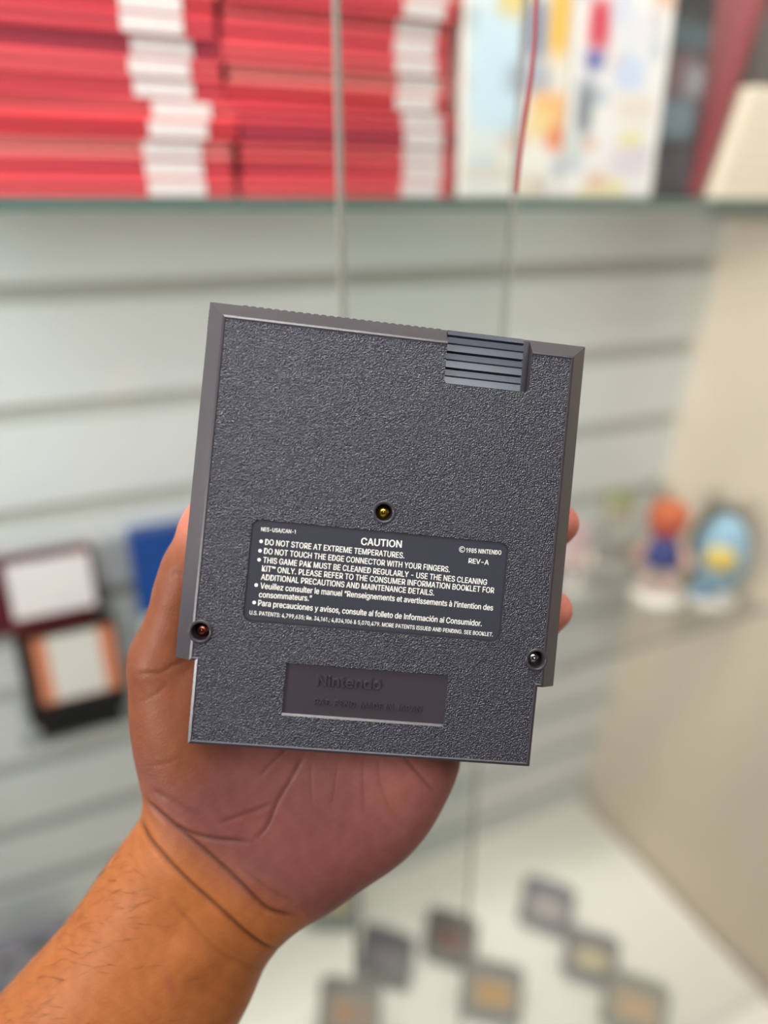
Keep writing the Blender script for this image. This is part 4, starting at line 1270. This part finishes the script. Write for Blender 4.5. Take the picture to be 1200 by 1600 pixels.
for pts, w, dep, dk in CR:
    P = catmull(pts, 5, False)
    sel = np.where((px > P[:, 0].min() - 25) & (px < P[:, 0].max() + 25) & (py > P[:, 1].min() - 25) & (py < P[:, 1].max() + 25) & (front > 0))[0]
    d2 = np.full(len(sel), 1e9)
    tt = np.zeros(len(sel))
    n = len(P) - 1
    for i in range(n):
        a, e = P[i], P[i + 1] - P[i]
        t = np.clip(((px[sel] - a[0]) * e[0] + (py[sel] - a[1]) * e[1]) / max(e @ e, 1e-6), 0, 1)
        dd = (px[sel] - a[0] - t * e[0]) ** 2 + (py[sel] - a[1] - t * e[1]) ** 2
        up = dd < d2
        d2[up] = dd[up]
        tt[up] = ((i + t) / n)[up]
    fade = np.clip(np.minimum(tt, 1 - tt) * 6, 0.15, 1)
    g = np.exp(-d2 / (w * w)) * fade * front[sel]
    puff = np.exp(-d2 / (w * w * 9)) * fade * front[sel]
    disp[sel] += -dep * .62 * g + dep * 0.12 * puff
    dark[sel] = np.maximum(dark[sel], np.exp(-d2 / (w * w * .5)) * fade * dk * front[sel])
co += no * disp[:, None]
# skin colour: tan forearm, pink palm, thumb between them; palm and thumb darkened for shade
sv = (co[:, 0] - wr[0]) * ax[0] + (co[:, 1] - wr[1]) * ax[1]
tv = -(co[:, 0] - wr[0]) * ax[1] + (co[:, 1] - wr[1]) * ax[0]         # to the thumb side
palm = sstep(-4, 14, sv) * sstep(-0.3, 0.5, no[:, 2])
thumb = sstep(18, 34, tv) * sstep(5, 25, sv)
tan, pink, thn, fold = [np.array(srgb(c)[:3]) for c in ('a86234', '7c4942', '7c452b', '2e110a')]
colr = tan[None] * (1 - palm)[:, None] + (pink[None] * (1 - thumb)[:, None] + thn[None] * thumb[:, None]) * palm[:, None]
tips = np.zeros(nv)
for q in ((890, 815), (880, 955), (295, 800)):
    tips = np.maximum(tips, np.exp(-((px - q[0]) ** 2 + (py - q[1]) ** 2) / 45 ** 2))
colr = colr * (1 - tips * .8)[:, None] + np.array(srgb('d5806c')[:3])[None] * (tips * .8)[:, None]
rosy = np.exp(-(((px - 400) / 60) ** 2 + ((py - 1290) / 40) ** 2)) * .35 + np.exp(-(((px - 520) / 110) ** 2 + ((py - 1340) / 50) ** 2)) * .25
colr = colr * (1 - rosy)[:, None] + np.array(srgb('8e4e42')[:3])[None] * rosy[:, None]
heel = np.exp(-(((px - 630) / 70) ** 2 + ((py - 1240) / 80) ** 2)) * .6
colr = colr * (1 - heel)[:, None] + np.array(srgb('a8675c')[:3])[None] * heel[:, None]
mot = (np.sin(co[:, 0] * .53 + 1.3 * np.sin(co[:, 1] * .31)) * np.sin(co[:, 1] * .47 + 1.7 * np.sin(co[:, 0] * .23)) + .6 * np.sin(co[:, 0] * 1.3 + 2 * np.sin(co[:, 1] * .9)) * np.sin(co[:, 1] * 1.1))
colr = colr * (1 + mot[:, None] * np.array([.05, .08, .08])[None])
mark = np.exp(-(((px - 265 - (py - 1540) * .35) / 8) ** 2 + ((py - 1540) / 22) ** 2)) * .6
colr = colr * (1 - mark)[:, None] + np.array(srgb('9a4f3c')[:3])[None] * mark[:, None]
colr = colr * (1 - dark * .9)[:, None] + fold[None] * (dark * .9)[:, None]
# to world
Mw = np.array(CM)
cw = (co * MM) @ Mw[:3, :3].T + Mw[:3, 3]
pos = Vector(cw.mean(0))
me.vertices.foreach_set('co', (cw - np.array(pos)).astype(np.float32).ravel())
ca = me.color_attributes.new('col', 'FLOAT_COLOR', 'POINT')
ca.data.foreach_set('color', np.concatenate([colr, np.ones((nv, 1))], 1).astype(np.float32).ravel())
me.update()
M_skin = attr_mat('skin', 0.5)
nt = M_skin.node_tree
bs = nt.nodes['Principled BSDF']
bs.inputs['Subsurface Weight'].default_value = 0.12
bs.inputs['Subsurface Radius'].default_value = (1.0, 0.35, 0.2)
bs.inputs['Subsurface Scale'].default_value = 0.003
bs.inputs['Specular IOR Level'].default_value = 0.22
tc = nt.nodes['Texture Coordinate']
hgt = None
vo = nt.nodes.new('ShaderNodeTexVoronoi')
vo.inputs['Scale'].default_value = 1100
n1 = nt.nodes.new('ShaderNodeTexNoise')
n1.inputs['Scale'].default_value = 420
n1.inputs['Detail'].default_value = 4
for n in (vo, n1):
    nt.links.new(tc.outputs['Object'], n.inputs['Vector'])
ad = nt.nodes.new('ShaderNodeMath')
nt.links.new(vo.outputs['Distance'], ad.inputs[0])
nt.links.new(n1.outputs['Fac'], ad.inputs[1])
bp = nt.nodes.new('ShaderNodeBump')
bp.inputs['Strength'].default_value = 0.35
bp.inputs['Distance'].default_value = 0.00018
nt.links.new(ad.outputs[0], bp.inputs['Height'])
nt.links.new(bp.outputs['Normal'], bs.inputs['Normal'])
hand = link('person', me, M_skin, None, 180)
hand.location = pos
tag(hand, 'bare left hand and forearm of a person holding up the grey cartridge', 'person')

# fine hair on the forearm
hr = random.Random(3)
cand = np.where((sv < -12) & (sv > -130) & (no[:, 2] > 0.15) & (px > -40) & (px < 330))[0]
hw = np.array(tv)[cand]
prob = sstep(-5, 30, hw) * .9 + .1
bm = bmesh.new()
Rw = Mw[:3, :3]
for _ in range(300):
    while True:
        k = hr.randrange(len(cand))
        if hr.random() < prob[k]:
            break
    i = cand[k]
    p, n = cw[i] - np.array(pos), Rw @ no[i]
    d = Rw @ np.array([-ax[1] * .8 - ax[0] * .75 + hr.uniform(-.35, .35), ax[0] * .8 - ax[1] * .75 + hr.uniform(-.35, .35), 0.0])
    d = d - n * (d @ n)
    d /= np.linalg.norm(d)
    L = hr.uniform(3.5, 7.5) * MM
    c = np.cross(n, d) * hr.uniform(-.25, .25)
    pts = [p + d * L * t + c * L * t * t + n * L * (.16 * t - .10 * t * t) for t in (0, .35, .7, 1)]
    tube_bm(bm, pts, [0.00004, 0.000038, 0.00003, 0.000015], 4)
o = bm_obj('hair', bm, mat('brown_hair', '6e3f22', 0.5), hand, 60)
o['kind'] = 'stuff'
